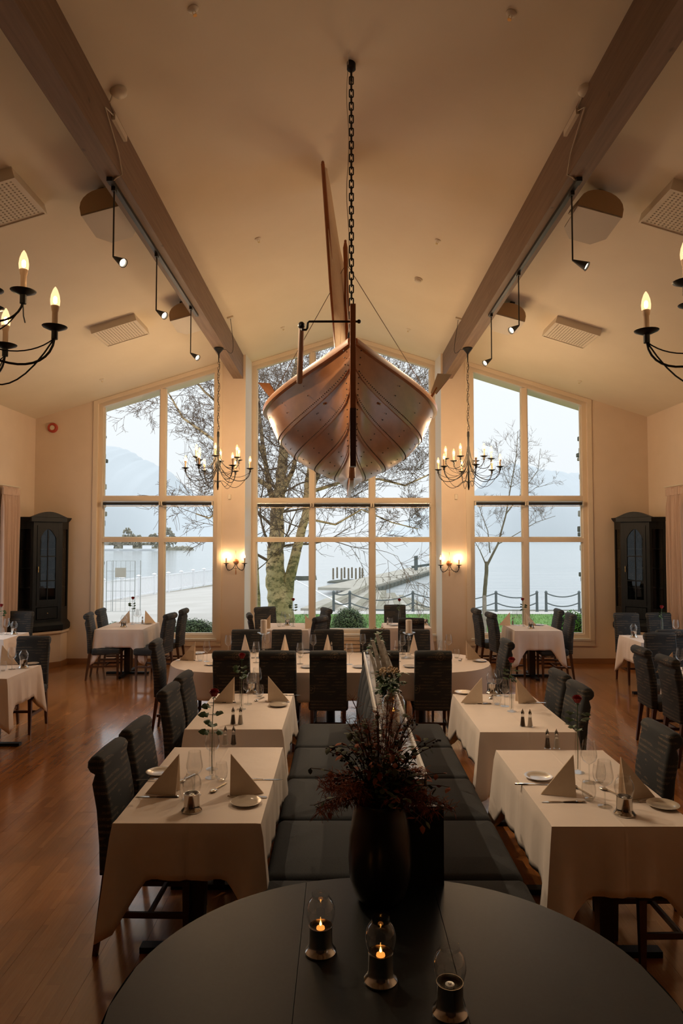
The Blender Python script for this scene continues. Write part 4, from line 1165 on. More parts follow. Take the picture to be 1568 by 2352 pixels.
def spoon():
    r = thing('dessert_spoon', '', 'spoon')
    obj('handle', MB().loft([[(x, -w, z), (x, w, z), (x, w, z+.0025), (x, -w, z+.0025)] for x, w, z in ((-.09, .005, .001), (-.08, .007, .001), (-.01, .0035, .005), (.02, .0035, .008))]), m_steel, r, angle=60)
    obj('bowl', MB().ball((.045, 0, .0065), 1, 12, 8, .028, .017, .006), m_steel, r)
    return r
def rosevase():
    r = thing('bud_vase', '', 'vase')
    obj('foot', MB().lathe([(.036, .0003), (.036, .002), (.02, .005), (.012, .012)], 22), m_glassthick, r)
    g = [(.012, .012), (.0155, .02), (.0165, .09), (.0155, .16), (.0135, .20), (.0125, .235), (.0165, .25)]
    obj('glass_tube', MB().lathe(g, 28, cap=False), m_glass, r)
    return r
def leafmesh(mb, base, d, up, ln, w):
    d = d.normalized(); s = d.cross(up)
    if s.length < 1e-4: s = Vector((1, 0, 0))
    s.normalize(); n = s.cross(d)
    P = [base, base+d*ln*.35+s*w-n*ln*.03, base+d*ln*.7+s*w*.75-n*ln*.08, base+d*ln-n*ln*.2, base+d*ln*.7-s*w*.75-n*ln*.08, base+d*ln*.35-s*w-n*ln*.03, base+d*ln*.5+n*ln*.04]
    mb.add(P, [(0, 1, 6), (1, 2, 6), (2, 3, 6), (3, 4, 6), (4, 5, 6), (5, 0, 6)])
def rose_(ht, seed, leaves=7):
    def f():
        r = thing('red_rose', '', 'flower'); rr = random.Random(seed)
        lean = Vector((rr.uniform(-.012, .012), rr.uniform(-.012, .012), 0))
        P = lambda z: Vector((0, 0, z))+lean*max(0, (z-.2))/.25+Vector((.003*math.sin(z*30), 0, 0))
        obj('stem', MB().tube([P(z) for z in (.02, .12, .22, ht*.7, ht-.03)], .0022, 6), m_stem, r)
        for i in range(leaves):
            z = .235+(ht-.29)*(i//2+.2)/(leaves/2); a = rr.uniform(0, 6.28) if i % 2 == 0 else a+2.4
            d = Vector((math.cos(a), math.sin(a), rr.uniform(-.1, .35))); b = MB(); st = P(z)
            b.tube([st, st+d.normalized()*.03], .0011, 4)
            leafmesh(b, st+d.normalized()*.028, d, Vector((0, -.8, .7)), rr.uniform(.045, .060), .021)
            leafmesh(b, st+d.normalized()*.022, d+Vector((-d.y, d.x, 0))*.9, Vector((0, -.8, .7)), .036, .016)
            leafmesh(b, st+d.normalized()*.022, d-Vector((-d.y, d.x, 0))*.9, Vector((0, -.8, .7)), .036, .016)
            obj('leaf', b, m_green, r, recalc=False)
        hd = MB(); c = P(ht)
        hd.ball(c-Vector((0, 0, .004)), 1, 10, 6, .014, .014, .018)
        for ring, (n, rad, h, tilt) in enumerate(((3, .010, .022, .0), (4, .015, .020, .004), (5, .019, .014, .008), (6, .021, .006, .012))):
            for k in range(n):
                a0 = 2*PI*k/n+ring*.7; g = []
                for iz in range(4):
                    row = []
                    for ia in range(5):
                        a = a0+(ia-2)*.36*(6/n)**.4; q = rad*(.55+.45*math.sin(PI*.5*min(1, iz/2.2)))+(.004+tilt*.4 if iz == 3 else 0)
                        row.append(c+Vector((q*math.cos(a), q*math.sin(a), -.02+(h+.02)*iz/3-(.003 if abs(ia-2) == 2 else 0))))
                    g.append(row)
                hd.loft(g, cap=False, closed=False)
        obj('bloom', hd, m_rose, r, recalc=False)
        cal = MB()
        for k in range(5):
            a = 2*PI*k/5; leafmesh(cal, c-Vector((0, 0, .024)), Vector((math.cos(a), math.sin(a), -.3)), Vector((0, 0, 1)), .02, .004)
        obj('sepals', cal, m_green, r, recalc=False)
        return r
    return f
K = dict(nap=Proto(napkin), wine=Proto(wine), tum=Proto(tumbler), lan=Proto(lantern_(False)), lit=Proto(lantern_(True)), salt=Proto(shaker(m_salt)), pep=Proto(shaker(m_pepper)),
         plate=Proto(plate), knife=Proto(knife), fork=Proto(fork), spoon=Proto(spoon), vase=Proto(rosevase), rose=Proto(rose_(.47, 2)), rose2=Proto(rose_(.42, 5, 6)), rose3=Proto(rose_(.40, 9, 6)))
GR = dict(nap='folded napkins', wine='wine glasses', tum='tumblers', lan='unlit candle lanterns', lit='lit candle lanterns', salt='salt shakers', pep='pepper shakers',
          plate='side plates', knife='knives', fork='forks', spoon='spoons', vase='bud vases', rose='red roses', rose2='red roses', rose3='red roses')
def item(kind, px, py, rz, label, z=ZT, dz=0):
    p = PZ(px, py, z); return K[kind].put(p, R(rz), label, GR[kind])
# --- first table left of the banquette (T1)
T = 'first table left of banquette'
item('nap', 411, 1822, 180, 'cream pyramid napkin on the chair side of '+T)
item('nap', 529, 1822, 0, 'cream pyramid napkin on the banquette side of '+T)
item('wine', 487, 1766, 0, 'wine glass in front of the rose vase on '+T)
item('wine', 446, 1826, 0, 'wine glass behind the candle lantern on '+T)
item('tum', 508, 1793, 0, 'small tumbler beside the rose vase on '+T)
item('tum', 428, 1836, 0, 'small tumbler partly behind lantern on '+T)
item('lan', 440, 1862, 0, 'unlit glass globe lantern on '+T)
item('salt', 517, 1711, 0, 'salt shaker on '+T); item('pep', 536, 1711, 0, 'pepper shaker on '+T)
item('plate', 565, 1845, 0, 'side plate before the napkin on '+T); item('plate', 367, 1776, 0, 'side plate behind chair-side napkin on '+T)
item('knife', 360, 1831, 180, 'knife by chair-side napkin on '+T); item('knife', 604, 1791, 0, 'knife at banquette edge on '+T)
item('fork', 560, 1832, 180, 'fork between napkin and plate on '+T); item('spoon', 500, 1812, 250, 'spoon near the middle of '+T)
item('spoon', 428, 1790, 250, 'spoon behind wine glass on '+T); item('fork', 362, 1793, 0, 'fork by the plate behind napkin on '+T)
item('vase', 486, 1786, 0, 'clear bud vase with tall rose on '+T); item('rose', 486, 1786, 30, 'tall red rose rising above '+T)
# --- first table right (T3)
T = 'first table right of banquette'
item('nap', 1318, 1824, 180, 'cream pyramid napkin on the banquette side of '+T)
item('nap', 1426, 1830, 0, 'cream pyramid napkin on the chair side of '+T)
item('wine', 1353, 1797, 0, 'wine glass just right of rose vase on '+T); item('wine', 1389, 1852, 0, 'wine glass beside lantern on '+T)
item('tum', 1352, 1838, 0, 'tumbler before the napkin on '+T); item('tum', 1376, 1797, 0, 'tumbler behind two wine glasses on '+T)
item('lan', 1434, 1870, 0, 'unlit glass globe lantern on '+T)
item('pep', 1257, 1719, 0, 'pepper shaker on '+T); item('salt', 1278, 1719, 0, 'salt shaker on '+T)
item('plate', 1236, 1787, 0, 'side plate behind napkin on '+T); item('plate', 1522, 1852, 0, 'side plate near right photo edge on '+T)
item('knife', 1293, 1843, 180, 'knife before the napkin on '+T); item('knife', 1230, 1802, 0, 'knife beside plate on '+T)
item('fork', 1480, 1842, 180, 'fork by plate at right photo edge on '+T); item('spoon', 1331, 1815, 110, 'spoon leaning beside tumbler on '+T)
item('spoon', 1402, 1820, 120, 'spoon between wine glass and lantern on '+T)
item('vase', 1327, 1774, 0, 'clear bud vase with drooping leaves on '+T); item('rose2', 1327, 1774, 200, 'dark red rose before the chair on '+T)
# --- second table left (T2)
T = 'second table left of banquette'
item('nap', 538, 1612, 180, 'cream pyramid napkin on chair side of '+T); item('nap', 615, 1610, 0, 'cream pyramid napkin on banquette side of '+T)
item('wine', 569, 1617, 0, 'wine glass behind rose vase on '+T); item('wine', 590, 1594, 0, 'wine glass beside lantern on '+T)
item('tum', 596, 1600, 0, 'tumbler in the middle of '+T); item('tum', 547, 1616, 0, 'tumbler left of rose vase on '+T)
item('lan', 578, 1591, 0, 'unlit glass globe lantern on '+T); item('pep', 535, 1663, 0, 'pepper shaker on '+T); item('salt', 552, 1663, 0, 'salt shaker on '+T)
item('plate', 639, 1621, 0, 'side plate on '+T); item('fork', 632, 1613, 180, 'fork above plate on '+T); item('knife', 510, 1614, 180, 'knife at chair side of '+T)
item('spoon', 595, 1607, 250, 'spoon by tumbler on '+T); item('knife', 660, 1597, 0, 'knife at banquette edge of '+T)
item('vase', 554, 1629, 0, 'clear bud vase on '+T); item('rose2', 554, 1629, 0, 'dark red rose on '+T)
# --- second table right (T4)
T = 'second table right of banquette'
item('nap', 1107, 1614, 180, 'cream pyramid napkin on banquette side of '+T); item('nap', 1185, 1613, 0, 'cream pyramid napkin on chair side of '+T)
item('wine', 1159, 1622, 0, 'wine glass left of rose vase on '+T); item('wine', 1143, 1598, 0, 'wine glass behind lantern on '+T)
item('tum', 1141, 1618, 0, 'tumbler beside wine glass on '+T); item('tum', 1162, 1600, 0, 'tumbler behind vase on '+T)
item('lan', 1129, 1592, 0, 'unlit glass globe lantern on '+T); item('pep', 1200, 1668, 0, 'pepper shaker on '+T); item('salt', 1217, 1669, 0, 'salt shaker on '+T)
item('plate', 1064, 1592, 0, 'side plate on '+T); item('knife', 1096, 1617, 180, 'knife before napkin on '+T); item('fork', 1220, 1615, 180, 'fork before chair-side napkin on '+T)
item('spoon', 1128, 1602, 250, 'spoon beside lantern on '+T)
item('vase', 1175, 1634, 0, 'clear bud vase on '+T); item('rose3', 1175, 1634, 100, 'dark red rose on '+T)
# --- oval table
T = 'oval table'
for px, py, rz, lb in ((448, 1516, 180, 'at left rounded end'), (1070, 1514, 0, 'at right rounded end'), (562, 1497, -60, 'far side, behind leftmost near chair'), (654, 1497, -90, 'far side, second from left'),
                   (752, 1497, -90, 'far side, behind the middle near chair'), (950, 1497, -110, 'far side, behind right candlestick')):
    item('nap', px, py, rz, 'cream napkin on %s, %s' % (T, lb))
for px, py, lb in ((475, 1519, 'near left end'), (524, 1503, 'far side, first from left'), (588, 1522, 'left of left candlestick'), (613, 1499, 'behind the left candlestick'), (689, 1525, 'between second and middle chairs'), (719, 1502, 'far side, left of middle chair'),
               (802, 1526, 'near side, right of middle chair'), (833, 1500, 'far side behind driftwood'), (924, 1503, 'left of right candlestick, farther'), (913, 1519, 'left of right candlestick, nearer'), (1030, 1501, 'far side near right end'), (1015, 1519, 'right of rightmost near chair')):
    item('wine', px, py, 0, 'wine glass on %s, %s' % (T, lb))
for px, py, lb in ((460, 1518, 'left end'), (1048, 1511, 'right end'), (581, 1512, 'by left candlestick'), (690, 1510, 'left of middle chair'), (925, 1513, 'by right candlestick')):
    item('tum', px, py, 0, 'tumbler on %s, %s' % (T, lb))
for px, py, lb in ((488, 1527, 'by left end'), (707, 1533, 'left of middle chair'), (698, 1499, 'far side'), (826, 1533, 'right of middle chair'), (942, 1532, 'left of rightmost chair'), (1100, 1519, 'right end'), (455, 1501, 'far left')):
    item('plate', px, py, 0, 'side plate on %s, %s' % (T, lb))
item('spoon', 1057, 1516, 250, 'spoon on %s right end' % T); item('knife', 425, 1517, 180, 'knife on %s left end' % T)
item('pep', 583, 1500, 0, 'pepper shaker on %s by left candlestick' % T); item('salt', 761, 1497, 0, 'salt shaker on %s behind middle chair' % T)
def candlestick():
    r = thing('crystal_candlestick', '', 'candlestick')
    obj('crystal_foot', MB().lathe([(.085, 0), (.085, .006), (.06, .014), (.035, .022), (.02, .035)], 12), m_glassthick, r, False)
    obj('crystal_column', MB().lathe([(.020, .035), (.024, .045), (.018, .055), (.018, .20), (.024, .21), (.018, .222), (.026, .232), (.018, .245), (.016, .26)], 10), m_glassthick, r, False)
    obj('crystal_cup', MB().lathe([(.016, .26), (.045, .268), (.072, .282), (.074, .29), (.05, .288), (.036, .283)], 14), m_glassthick, r, False)
    c = obj('pillar_candle', MB().lathe([(.036, .285), (.0365, .425), (.034, .432), (.006, .428)], 24), m_wax, r)
    obj('wick', MB().tube([(0, 0, .426), (.002, 0, .44)], .0012, 4), m_black, c)
    return r
pcs = Proto(candlestick)
pcs.put(PZ(605, 1511, ZT), 0, 'left of two crystal candlesticks with thick pale candle on oval table', 'candlesticks')
pcs.put(PZ(939, 1511, ZT), 0, 'right of two crystal candlesticks with thick pale candle on oval table', 'candlesticks')
for sd, nm in ((-1, 'left'), (1, 'right')):
    for z, sh in ((1.316, 'lowest'), (1.636, 'middle'), (1.956, 'top')):
        for k_ in range(3):
            u, v_ = .40-.10*k_, .20+.10*k_
            K['wine'].put((sd*(WX-u), WY-v_, z), 0, 'glass %s of three on %s shelf inside the %s corner cabinet' % (('one', 'two', 'three')[k_], sh, nm), 'glasses in the corner cabinets')
# --- small window tables
def small(T, d):
    for kind, px, py, rz, lb in d: item(kind, px, py, rz, lb+' on '+T)
small('table before the birch', [('nap', 621, 1443, 180, 'left napkin'), ('nap', 700, 1443, 0, 'right napkin'), ('vase', 673, 1439, 0, 'bud vase'), ('rose2', 673, 1439, 40, 'red rose'), ('wine', 650, 1438, 0, 'wine glass'), ('lan', 660, 1436, 0, 'candle lantern'), ('wine', 703, 1433, 0, 'right-hand wine glass'), ('tum', 641, 1440, 0, 'tumbler')])
small('table right of the round bush', [('vase', 917, 1436, 0, 'bud vase'), ('rose3', 917, 1436, 70, 'red rose'), ('salt', 890, 1435, 0, 'salt shaker'), ('tum', 897, 1434, 0, 'tumbler'), ('plate', 904, 1437, 0, 'side plate'), ('lan', 977, 1435, 0, 'candle lantern'), ('wine', 962, 1433, 0, 'wine glass')])
small('table below left window', [('nap', 297, 1431, 180, 'left napkin'), ('nap', 333, 1431, 0, 'right napkin'), ('vase', 304, 1434, 0, 'bud vase'), ('rose2', 304, 1434, 10, 'red rose'), ('lan', 284, 1440, 0, 'candle lantern'), ('plate', 340, 1433, 0, 'side plate'), ('wine', 312, 1431, 0, 'wine glass'), ('wine', 318, 1432, 0, 'second wine glass'), ('salt', 327, 1433, 0, 'salt shaker')])
small('table below right window', [('nap', 1171, 1436, 180, 'left napkin'), ('nap', 1206, 1436, 0, 'right napkin'), ('vase', 1201, 1438, 0, 'bud vase'), ('rose2', 1201, 1438, 150, 'red rose'), ('lan', 1219, 1443, 0, 'candle lantern'), ('plate', 1237, 1436, 0, 'side plate'), ('wine', 1182, 1435, 0, 'wine glass'), ('wine', 1192, 1437, 0, 'second wine glass'), ('salt', 1177, 1435, 0, 'salt shaker')])
small('nearer table cut by left photo edge', [('nap', 4, 1526, 0, 'cream napkin'), ('wine', 27, 1537, 0, 'wine glass'), ('lan', 54, 1534, 0, 'candle lantern'), ('tum', 7, 1541, 0, 'tumbler'), ('plate', 72, 1526, 0, 'side plate')])
small('farther table by left curtain', [('wine', 15, 1457, 0, 'wine glass'), ('lan', 32, 1457, 0, 'candle lantern'), ('tum', 4, 1458, 0, 'tumbler'), ('vase', 2, 1454, 0, 'bud vase'), ('rose3', 2, 1454, 20, 'red rose')])
small('table below right cabinet', [('lan', 1455, 1464, 0, 'candle lantern'), ('vase', 1520, 1459, 0, 'bud vase'), ('rose3', 1520, 1459, 60, 'red rose'), ('wine', 1552, 1461, 0, 'wine glass')])
small('table cut by right photo edge', [('nap', 1545, 1545, 180, 'cream napkin'), ('wine', 1562, 1540, 0, 'wine glass')])

# ================================================================= BANQUETTE
BC = .257
bn = thing('banquette', 'long double-sided charcoal upholstered bench between the clothed tables', 'bench', (BC, 0, 0))
obj('base_frame', MB().bx(-.50, .50, 2.72, 6.15, .12, .34), m_black, bn, False)
obj('plinth', MB().bx(-.40, .40, 2.8, 6.05, 0, .12), m_black, bn, False)
ys_ = [2.66, 3.36, 4.06, 4.76, 5.46, 6.16]
for s in (-1, 1):
    seat = None
    for i in range(5):
        y = (ys_[i]+ys_[i+1])/2
        o = None
        mb = MB().rbox((0, 0, 0), (.555, .697, .13), .045, 5, crown=.02)
        if seat is None: o = obj('seat_cushion', mb, m_bench, bn, angle=60); seat = o.data
        else: o = part('seat_cushion', seat, bn)
        o.location = (s*.352, y, .40)
    # channelled back, one pad per channel
    n = 10; pad = None
    for i in range(n):
        y0 = 2.72+(6.12-2.72)/n*i; w = (6.12-2.72)/n
        if pad is None:
            rings = []
            for z, t, x in ((.44, .03, .105), (.46, .055, .115), (.62, .075, .105), (.80, .07, .09), (.95, .06, .075), (1.03, .045, .065), (1.055, .02, .058)):
                ring = []
                for j in range(11):
                    u = -1+2*j/10; ring.append((x+t*math.sqrt(max(0, 1-abs(u)**2.4))-.03, u*w*.497, z))
                ring += [(.035, w*.497, z), (.035, -w*.497, z)]
                rings.append(ring)
            o = obj('back_pad', MB().loft(rings), m_bench, bn, angle=50); pad = o.data
        else: o = part('back_pad', pad, bn)
        o.location = (.022, y0+w/2, 0) if s > 0 else (-.022+.044, y0+w/2, 0)
        if s < 0: o.rotation_euler = (0, 0, PI); o.location = (.018, y0+w/2, 0)
obj('back_core', MB().bx(-.035, .075, 2.72, 6.12, .34, 1.03), m_black, bn, False)
obj('end_panel', MB().bx(-.10, .14, 2.70, 2.72, .34, 1.05), m_black, bn, False)
SHX = .28
LZ = 1.07
obj('top_ledge', MB().bx(SHX-BC-.078, SHX-BC+.078, 2.95, 6.14, LZ-.03, LZ), M('ledge_grey_lacquer', (.34, .32, .31), .22, coat=.5), bn, False)
for s, xx in ((-1, SHX-BC-.078), (1, SHX-BC+.078)):
    obj('ledge_lip', MB().bx(xx-.006, xx+.006, 2.95, 6.14, LZ-.035, LZ+.022), M('ledge_lip_pale', (.62, .60, .57), .35), bn, False)

# things on the ledge
def on_ledge(px, py): p = PZ(px, py, LZ+.001); p.x = min(max(p.x, SHX-.05), SHX+.05); return p
p = on_ledge(908, 1700); p.y = 3.72
t = thing('storm_lantern', 'lit glass storm lantern at the near end of the banquette ledge', 'candle lantern', (SHX, 3.72, LZ))
obj('glass_cylinder', MB().lathe([(.062, .002), (.064, .02), (.064, .15), (.050, .175), (.036, .185), (.036, .20), (.038, .205)], 26, cap=False), m_glass, t)
obj('candle_cup', MB().lathe([(.036, .002), (.034, .095), (.036, .10), (.033, .10), (.03, .09), (.004, .088)], 22), m_steel, t)
obj('flame', MB().lathe([(.001, .09), (.0045, .095), (.0045, .100), (.0022, .107), (.0006, .114)], 10), m_flame, t)
def jar(prof, label, loc):
    t = thing('glass_jar', label, 'jar', loc)
    obj('glass_wall', MB().lathe(prof, 36, cap=False), m_glass, t)
    obj('glass_base', MB().lathe([(prof[0][0], 0), (prof[0][0]+.002, .006), (.005, .008)], 22), m_glassthick, t)
    return t
jar([(.045, .002), (.055, .02), (.058, .07), (.048, .10), (.04, .115), (.042, .135)], 'round glass jar holding cream dried flowers and ivy on banquette ledge', (SHX, 4.02, LZ))
jar([(.050, .002), (.052, .02), (.052, .25), (.05, .27)], 'tall glass cylinder with trailing ivy at far end of banquette ledge', (SHX-.01, 5.28, LZ))
t = thing('fish_bowl', 'round clear glass globe at far end of banquette ledge', 'glass globe', (SHX-.01, 5.72, LZ))
g = [(.02, .002), (.05, .02), (.068, .06), (.066, .10), (.045, .14), (.038, .15), (.042, .16)]
obj('glass_wall', MB().lathe(g, 36, cap=False), m_glass, t)
def posy(name, label, loc, seed, stems, rad, ht, leaf, lw, flowers=0, droop=0, z0=.02):
    rr = random.Random(seed); t = thing(name, label, 'plant', loc)
    st, lf, fl = MB(), MB(), MB()
    for i in range(stems):
        a = rr.uniform(0, 6.28); q = rad*rr.uniform(.3, 1); h = ht*rr.uniform(.7, 1)
        e = Vector((q*math.cos(a), q*math.sin(a), h-droop*(rr.random()**2)*ht)); m = Vector((.25*q*math.cos(a), .25*q*math.sin(a), h*.72)); b0 = Vector((.015*math.cos(a), .015*math.sin(a), z0))
        pts = bez(b0, b0.lerp(m, .6), m+Vector((0, 0, .12*ht)), e, 8); st.tube(pts, .0014, 3)
        for k in range(3, 9):
            for _ in range(2):
                d = Vector((rr.uniform(-1, 1), rr.uniform(-1, 1), rr.uniform(-.6, .5))); leafmesh(lf, pts[k], d, Vector((0, 0, 1)), leaf*rr.uniform(.6, 1.2), lw)
    for i in range(flowers):
        a = rr.uniform(0, 6.28); q = rad*.55*math.sqrt(rr.random()); c = Vector((q*math.cos(a), q*math.sin(a), ht*(1.0+.12*rr.random())-q*.3))
        fl.ball(c, .007, 6, 4)
        if i % 3 == 0: st.tube([Vector((0, 0, ht*.5)), c], .001, 3)
    obj('stems', st, m_stem, t, recalc=False); obj('leaves', lf, m_green, t, recalc=False, kind='stuff')
    if flowers: obj('blossoms', fl, m_flower, t, recalc=False, kind='stuff')
    return t
posy('ivy_posy', 'posy of ivy and cream dried flowers in the jar on banquette ledge', (SHX, 4.02, LZ), 4, 22, .12, .25, .038, .014, 60, .55)
posy('ivy_sprig', 'trailing ivy in the tall glass cylinder on the banquette ledge', (SHX-.01, 5.28, LZ), 8, 14, .10, .33, .04, .015, 8, .5)
t = thing('driftwood_fan', 'silvery curved driftwood slats standing in a dark cross foot on the banquette ledge', 'ornament', (SHX+.035, 4.62, LZ))
for i, (x0, hh, w_) in enumerate(((-.070, .24, .013), (-.045, .30, .017), (-.012, .34, .019), (.022, .29, .017), (.052, .20, .013))):
    rings = []
    for j in range(11):
        u = j/10; z = .02+hh*u; x = x0-.055*u**1.8; y = .02+.12*u**1.4+.035*i; w = w_*(1-.35*u*u)
        rings.append([(x-w, y-.008, z), (x+w, y-.008, z), (x+w, y+.008, z), (x-w, y+.008, z)])
    obj('slat', MB().loft(rings), m_drift, t, False)
ft = MB().prism([(-.085, 0), (.085, 0), (.085, .012), (.05, .028), (.03, .04), (.026, .12), (.018, .135), (-.018, .135), (-.026, .12), (-.03, .04), (-.05, .028), (-.085, .012)], -.035, -.01)
obj('dark_foot', ft, m_black, t, False)

# ================================================================= FOREGROUND TABLE
FTC = (.150, 2.01)
t = thing('round_table', 'dark grey oval table with leaf seams in the foreground', 'table', (FTC[0], FTC[1], 0))
TX, TYR, ZF = .815, .755, .75
def half(xa, xb, z0, z1):
    N_ = 24; pts = []
    f = lambda x: TYR*math.sqrt(max(0, 1-(abs(x)/TX)**2.15))
    xs = [xa+(xb-xa)*i/N_ for i in range(N_+1)]
    pts = [(x, -f(x)) for x in xs]+[(x, f(x)) for x in xs[::-1]]
    out = []
    for p_ in pts:
        if not out or (abs(out[-1][0]-p_[0])+abs(out[-1][1]-p_[1])) > 1e-4: out.append(p_)
    if abs(out[0][0]-out[-1][0])+abs(out[0][1]-out[-1][1]) < 1e-4: out.pop()
    return MB().prism(out, z0, z1, 'z')
for nm, a, b in (('top_left_half', -TX, -.2875), ('centre_leaf', -.2855, .2035), ('top_right_half', .2055, TX)):
    obj('tabletop_leaf', half(a, b, ZF-.028, ZF), m_tabletop, t, False)
# thin rounded edge band
band = []
for i in range(72):
    a = 2*PI*i/72; c_, s_ = math.cos(a), math.sin(a); rr_ = (abs(c_/TX)**2.15+abs(s_/TYR)**2.15)**(-1/2.15) if False else None
    x = TX*(1 if c_ > 0 else -1)*abs(c_)**(2/2.15); y = TYR*(1 if s_ > 0 else -1)*abs(s_)**(2/2.0); x *= 1
    y = TYR*math.sqrt(max(0, 1-(abs(x)/TX)**2.15))*(1 if s_ > 0 else -1)
    band.append((x, y))
mb = MB(); mb.loft([[(x*k, y*k, z) for x, y in band] for k, z in ((.985, ZF-.03), (1.004, ZF-.028), (1.006, ZF-.014), (1.003, ZF-.002))], cap=False)
obj('edge_band', mb, m_black, t, angle=60)
obj('pedestal', MB().lathe([(.28, 0), (.28, .03), (.08, .06), (.06, .2), (.06, ZF-.03)], 24), m_black, t)
ZFT = ZF+.0008
K['lit'].put(PZ(736, 2187, ZFT), 0, 'left one of three candle lanterns on dark table, lit', GR['lit'])
K['lit'].put(PZ(874, 2253, ZFT), 0, 'middle one of three candle lanterns on dark table, lit', GR['lit'])
o = K['lan'].put(PZ(1033, 2327, ZFT), 0, 'right one of three candle lanterns on dark table, unlit', GR['lan'])
v = PZ(876, 2092, ZFT); v.y += .09
t = thing('dark_vase', 'tall black glazed vase on the foreground table', 'vase', v)
g = [(.080, 0), (.096, .02), (.114, .08), (.119, .15), (.114, .24), (.102, .31), (.094, .345), (.097, .36)]
obj('vase_body', MB().lathe(g+[(a-.006, b) for a, b in g[::-1]][:5]+[(.01, .1)], 40, cap=True), m_vase, t)
def bouquet(loc):
    rr = random.Random(12); t = thing('autumn_bouquet', 'dark autumn bouquet with rusty plumes and berries in black vase', 'flowers', loc)
    st, lg, lo, be, pl = MB(), MB(), MB(), MB(), MB()
    def stem(a, q, h, z0=.2):
        b0 = Vector((.06*math.cos(a)*rr.random(), .06*math.sin(a)*rr.random(), z0)); m = Vector((.5*q*math.cos(a), .5*q*math.sin(a), .40+h*.65)); e = Vector((q*math.cos(a), q*math.sin(a), .36+h))
        pts = bez(b0, Vector((b0.x*1.2, b0.y*1.2, .40)), m, e, 10); st.tube(pts, .0016, 4); return pts
    for i in range(70):   # leafy stems
        a = rr.uniform(0, 6.28); q = rr.uniform(.04, .20); h = rr.uniform(.04, .33)*(1-.9*q)
        pts = stem(a, q, h)
        for k in range(5, 11):
            for _ in range(2):
                d = Vector((rr.uniform(-1, 1), rr.uniform(-1, 1), rr.uniform(-.7, .6))); leafmesh(lg if rr.random() < .72 else lo, pts[k], d, Vector((0, 0, 1)), rr.uniform(.020, .040), .011)
    for i in range(16):   # side twigs with leaves that spread low
        a = rr.choice((0, PI))+rr.uniform(-.9, .9); q = rr.uniform(.16, .30); h = rr.uniform(-.10, .14); pts = stem(a, q, h)
        for k in range(5, 11):
            d = Vector((rr.uniform(-1, 1), rr.uniform(-1, 1), rr.uniform(-1, .3))); leafmesh(lo if rr.random() < .5 else lg, pts[k], d, Vector((0, 0, 1)), rr.uniform(.022, .038), .010)
    for i in range(8):    # berries
        a = rr.uniform(0, 6.28); pts = stem(a, rr.uniform(.10, .24), rr.uniform(.12, .33))
        for k in range(7, 11):
            for _ in range(4): be.ball(pts[k]+Vector((rr.uniform(-.018, .018), rr.uniform(-.018, .018), rr.uniform(-.015, .015))), .005, 5, 4)
    for i in range(18):   # fluffy plumes
        a = (PI if i % 2 else 0)+rr.uniform(-.8, .8); pts = stem(a, rr.uniform(.14, .25), rr.uniform(-.06, .10))
        for k in range(4, 11):
            for _ in range(26):
                d = Vector((rr.uniform(-1, 1), rr.uniform(-1, 1), rr.uniform(-1, .8))).normalized()*rr.uniform(.015, .045); c0 = pts[k]+(pts[k]-pts[k-1])*rr.random()
                pl.tube([c0, c0+d*.6, c0+d+Vector((0, 0, -.006))], .0009, 3, cap=False)
    for i in range(22):   # tall wispy
        a = rr.uniform(0, 6.28); pts = stem(a, rr.uniform(.05, .16), rr.uniform(.18, .38))
        for k in range(6, 11):
            for _ in range(14):
                d = Vector((rr.uniform(-1, 1), rr.uniform(-1, 1), rr.uniform(-.2, 1))).normalized()*rr.uniform(.02, .045)
                pl.tube([pts[k], pts[k]+d], .0005, 3, cap=False)
    obj('stems', st, M('dry_stem', (.06, .03, .015), .8), t, recalc=False, kind='stuff')
    obj('green_leaves', lg, m_autg, t, recalc=False, kind='stuff'); obj('rust_leaves', lo, m_auto, t, recalc=False, kind='stuff')
    obj('berries', be, m_autd, t, recalc=False, kind='stuff'); obj('plumes', pl, m_auto, t, recalc=False, kind='stuff')
bouquet(v)
# radiator cover of pale slats below the centre window
t = thing('radiator_cover', 'pale slatted radiator cover under the centre window', 'radiator', (.35, BY-.06, 0))
for i in range(5): obj('slat', MB().bx(-1.2, 1.2, -.012, .012, .06+i*.065, .11+i*.065), m_frame, t, False)
for x in (-1.1, 0, 1.1): obj('support', MB().bx(x-.02, x+.02, .012, .05, 0, .37), m_frame, t, False)

# ================================================================= OUTSIDE
GZ = -.10
gr = MB().bx(-60, 60, BY+.3, 20.2, GZ-.3, GZ-.005)
struct('ground_lawn', MB().add([(-60, BY+.26, GZ), (60, BY+.26, GZ), (60, 20.5, GZ), (-60, 20.5, GZ), (-60, BY+.26, GZ-.6), (60, BY+.26, GZ-.6), (60, 20.5, GZ-.6), (-60, 20.5, GZ-.6)], [(0, 1, 2, 3), (0, 4, 5, 1), (2, 6, 7, 3), (1, 5, 6, 2), (0, 3, 7, 4)]), m_grass)
struct('ground_paving', MB().add([(-60, 13.9, GZ+.006), (-2.6, 13.9, GZ+.006), (-2.2, 20.5, GZ+.006), (-60, 20.5, GZ+.006), (30, 20.5, GZ+.006), (30, 30, -1.0), (-4.0, 31, -1.05), (-9.2, 51, -1.15), (-14, 31.0, -1.02), (-60, 31, -1.0)], [(0, 1, 2, 3), (2, 4, 5, 6), (2, 6, 7, 8), (2, 8, 9, 3)]), m_pave)
struct('ground_seabed', MB().add([(-3000, 16, -4), (3000, 16, -4), (3000, 5000, -4), (-3000, 5000, -4)], [(0, 1, 2, 3)]), m_darkstone)
struct('sea', MB().add([(-3500, 30.2, -2.3), (3500, 30.2, -2.3), (3500, 5200, -2.3), (-3500, 5200, -2.3)], [(0, 1, 2, 3)]), m_sea)
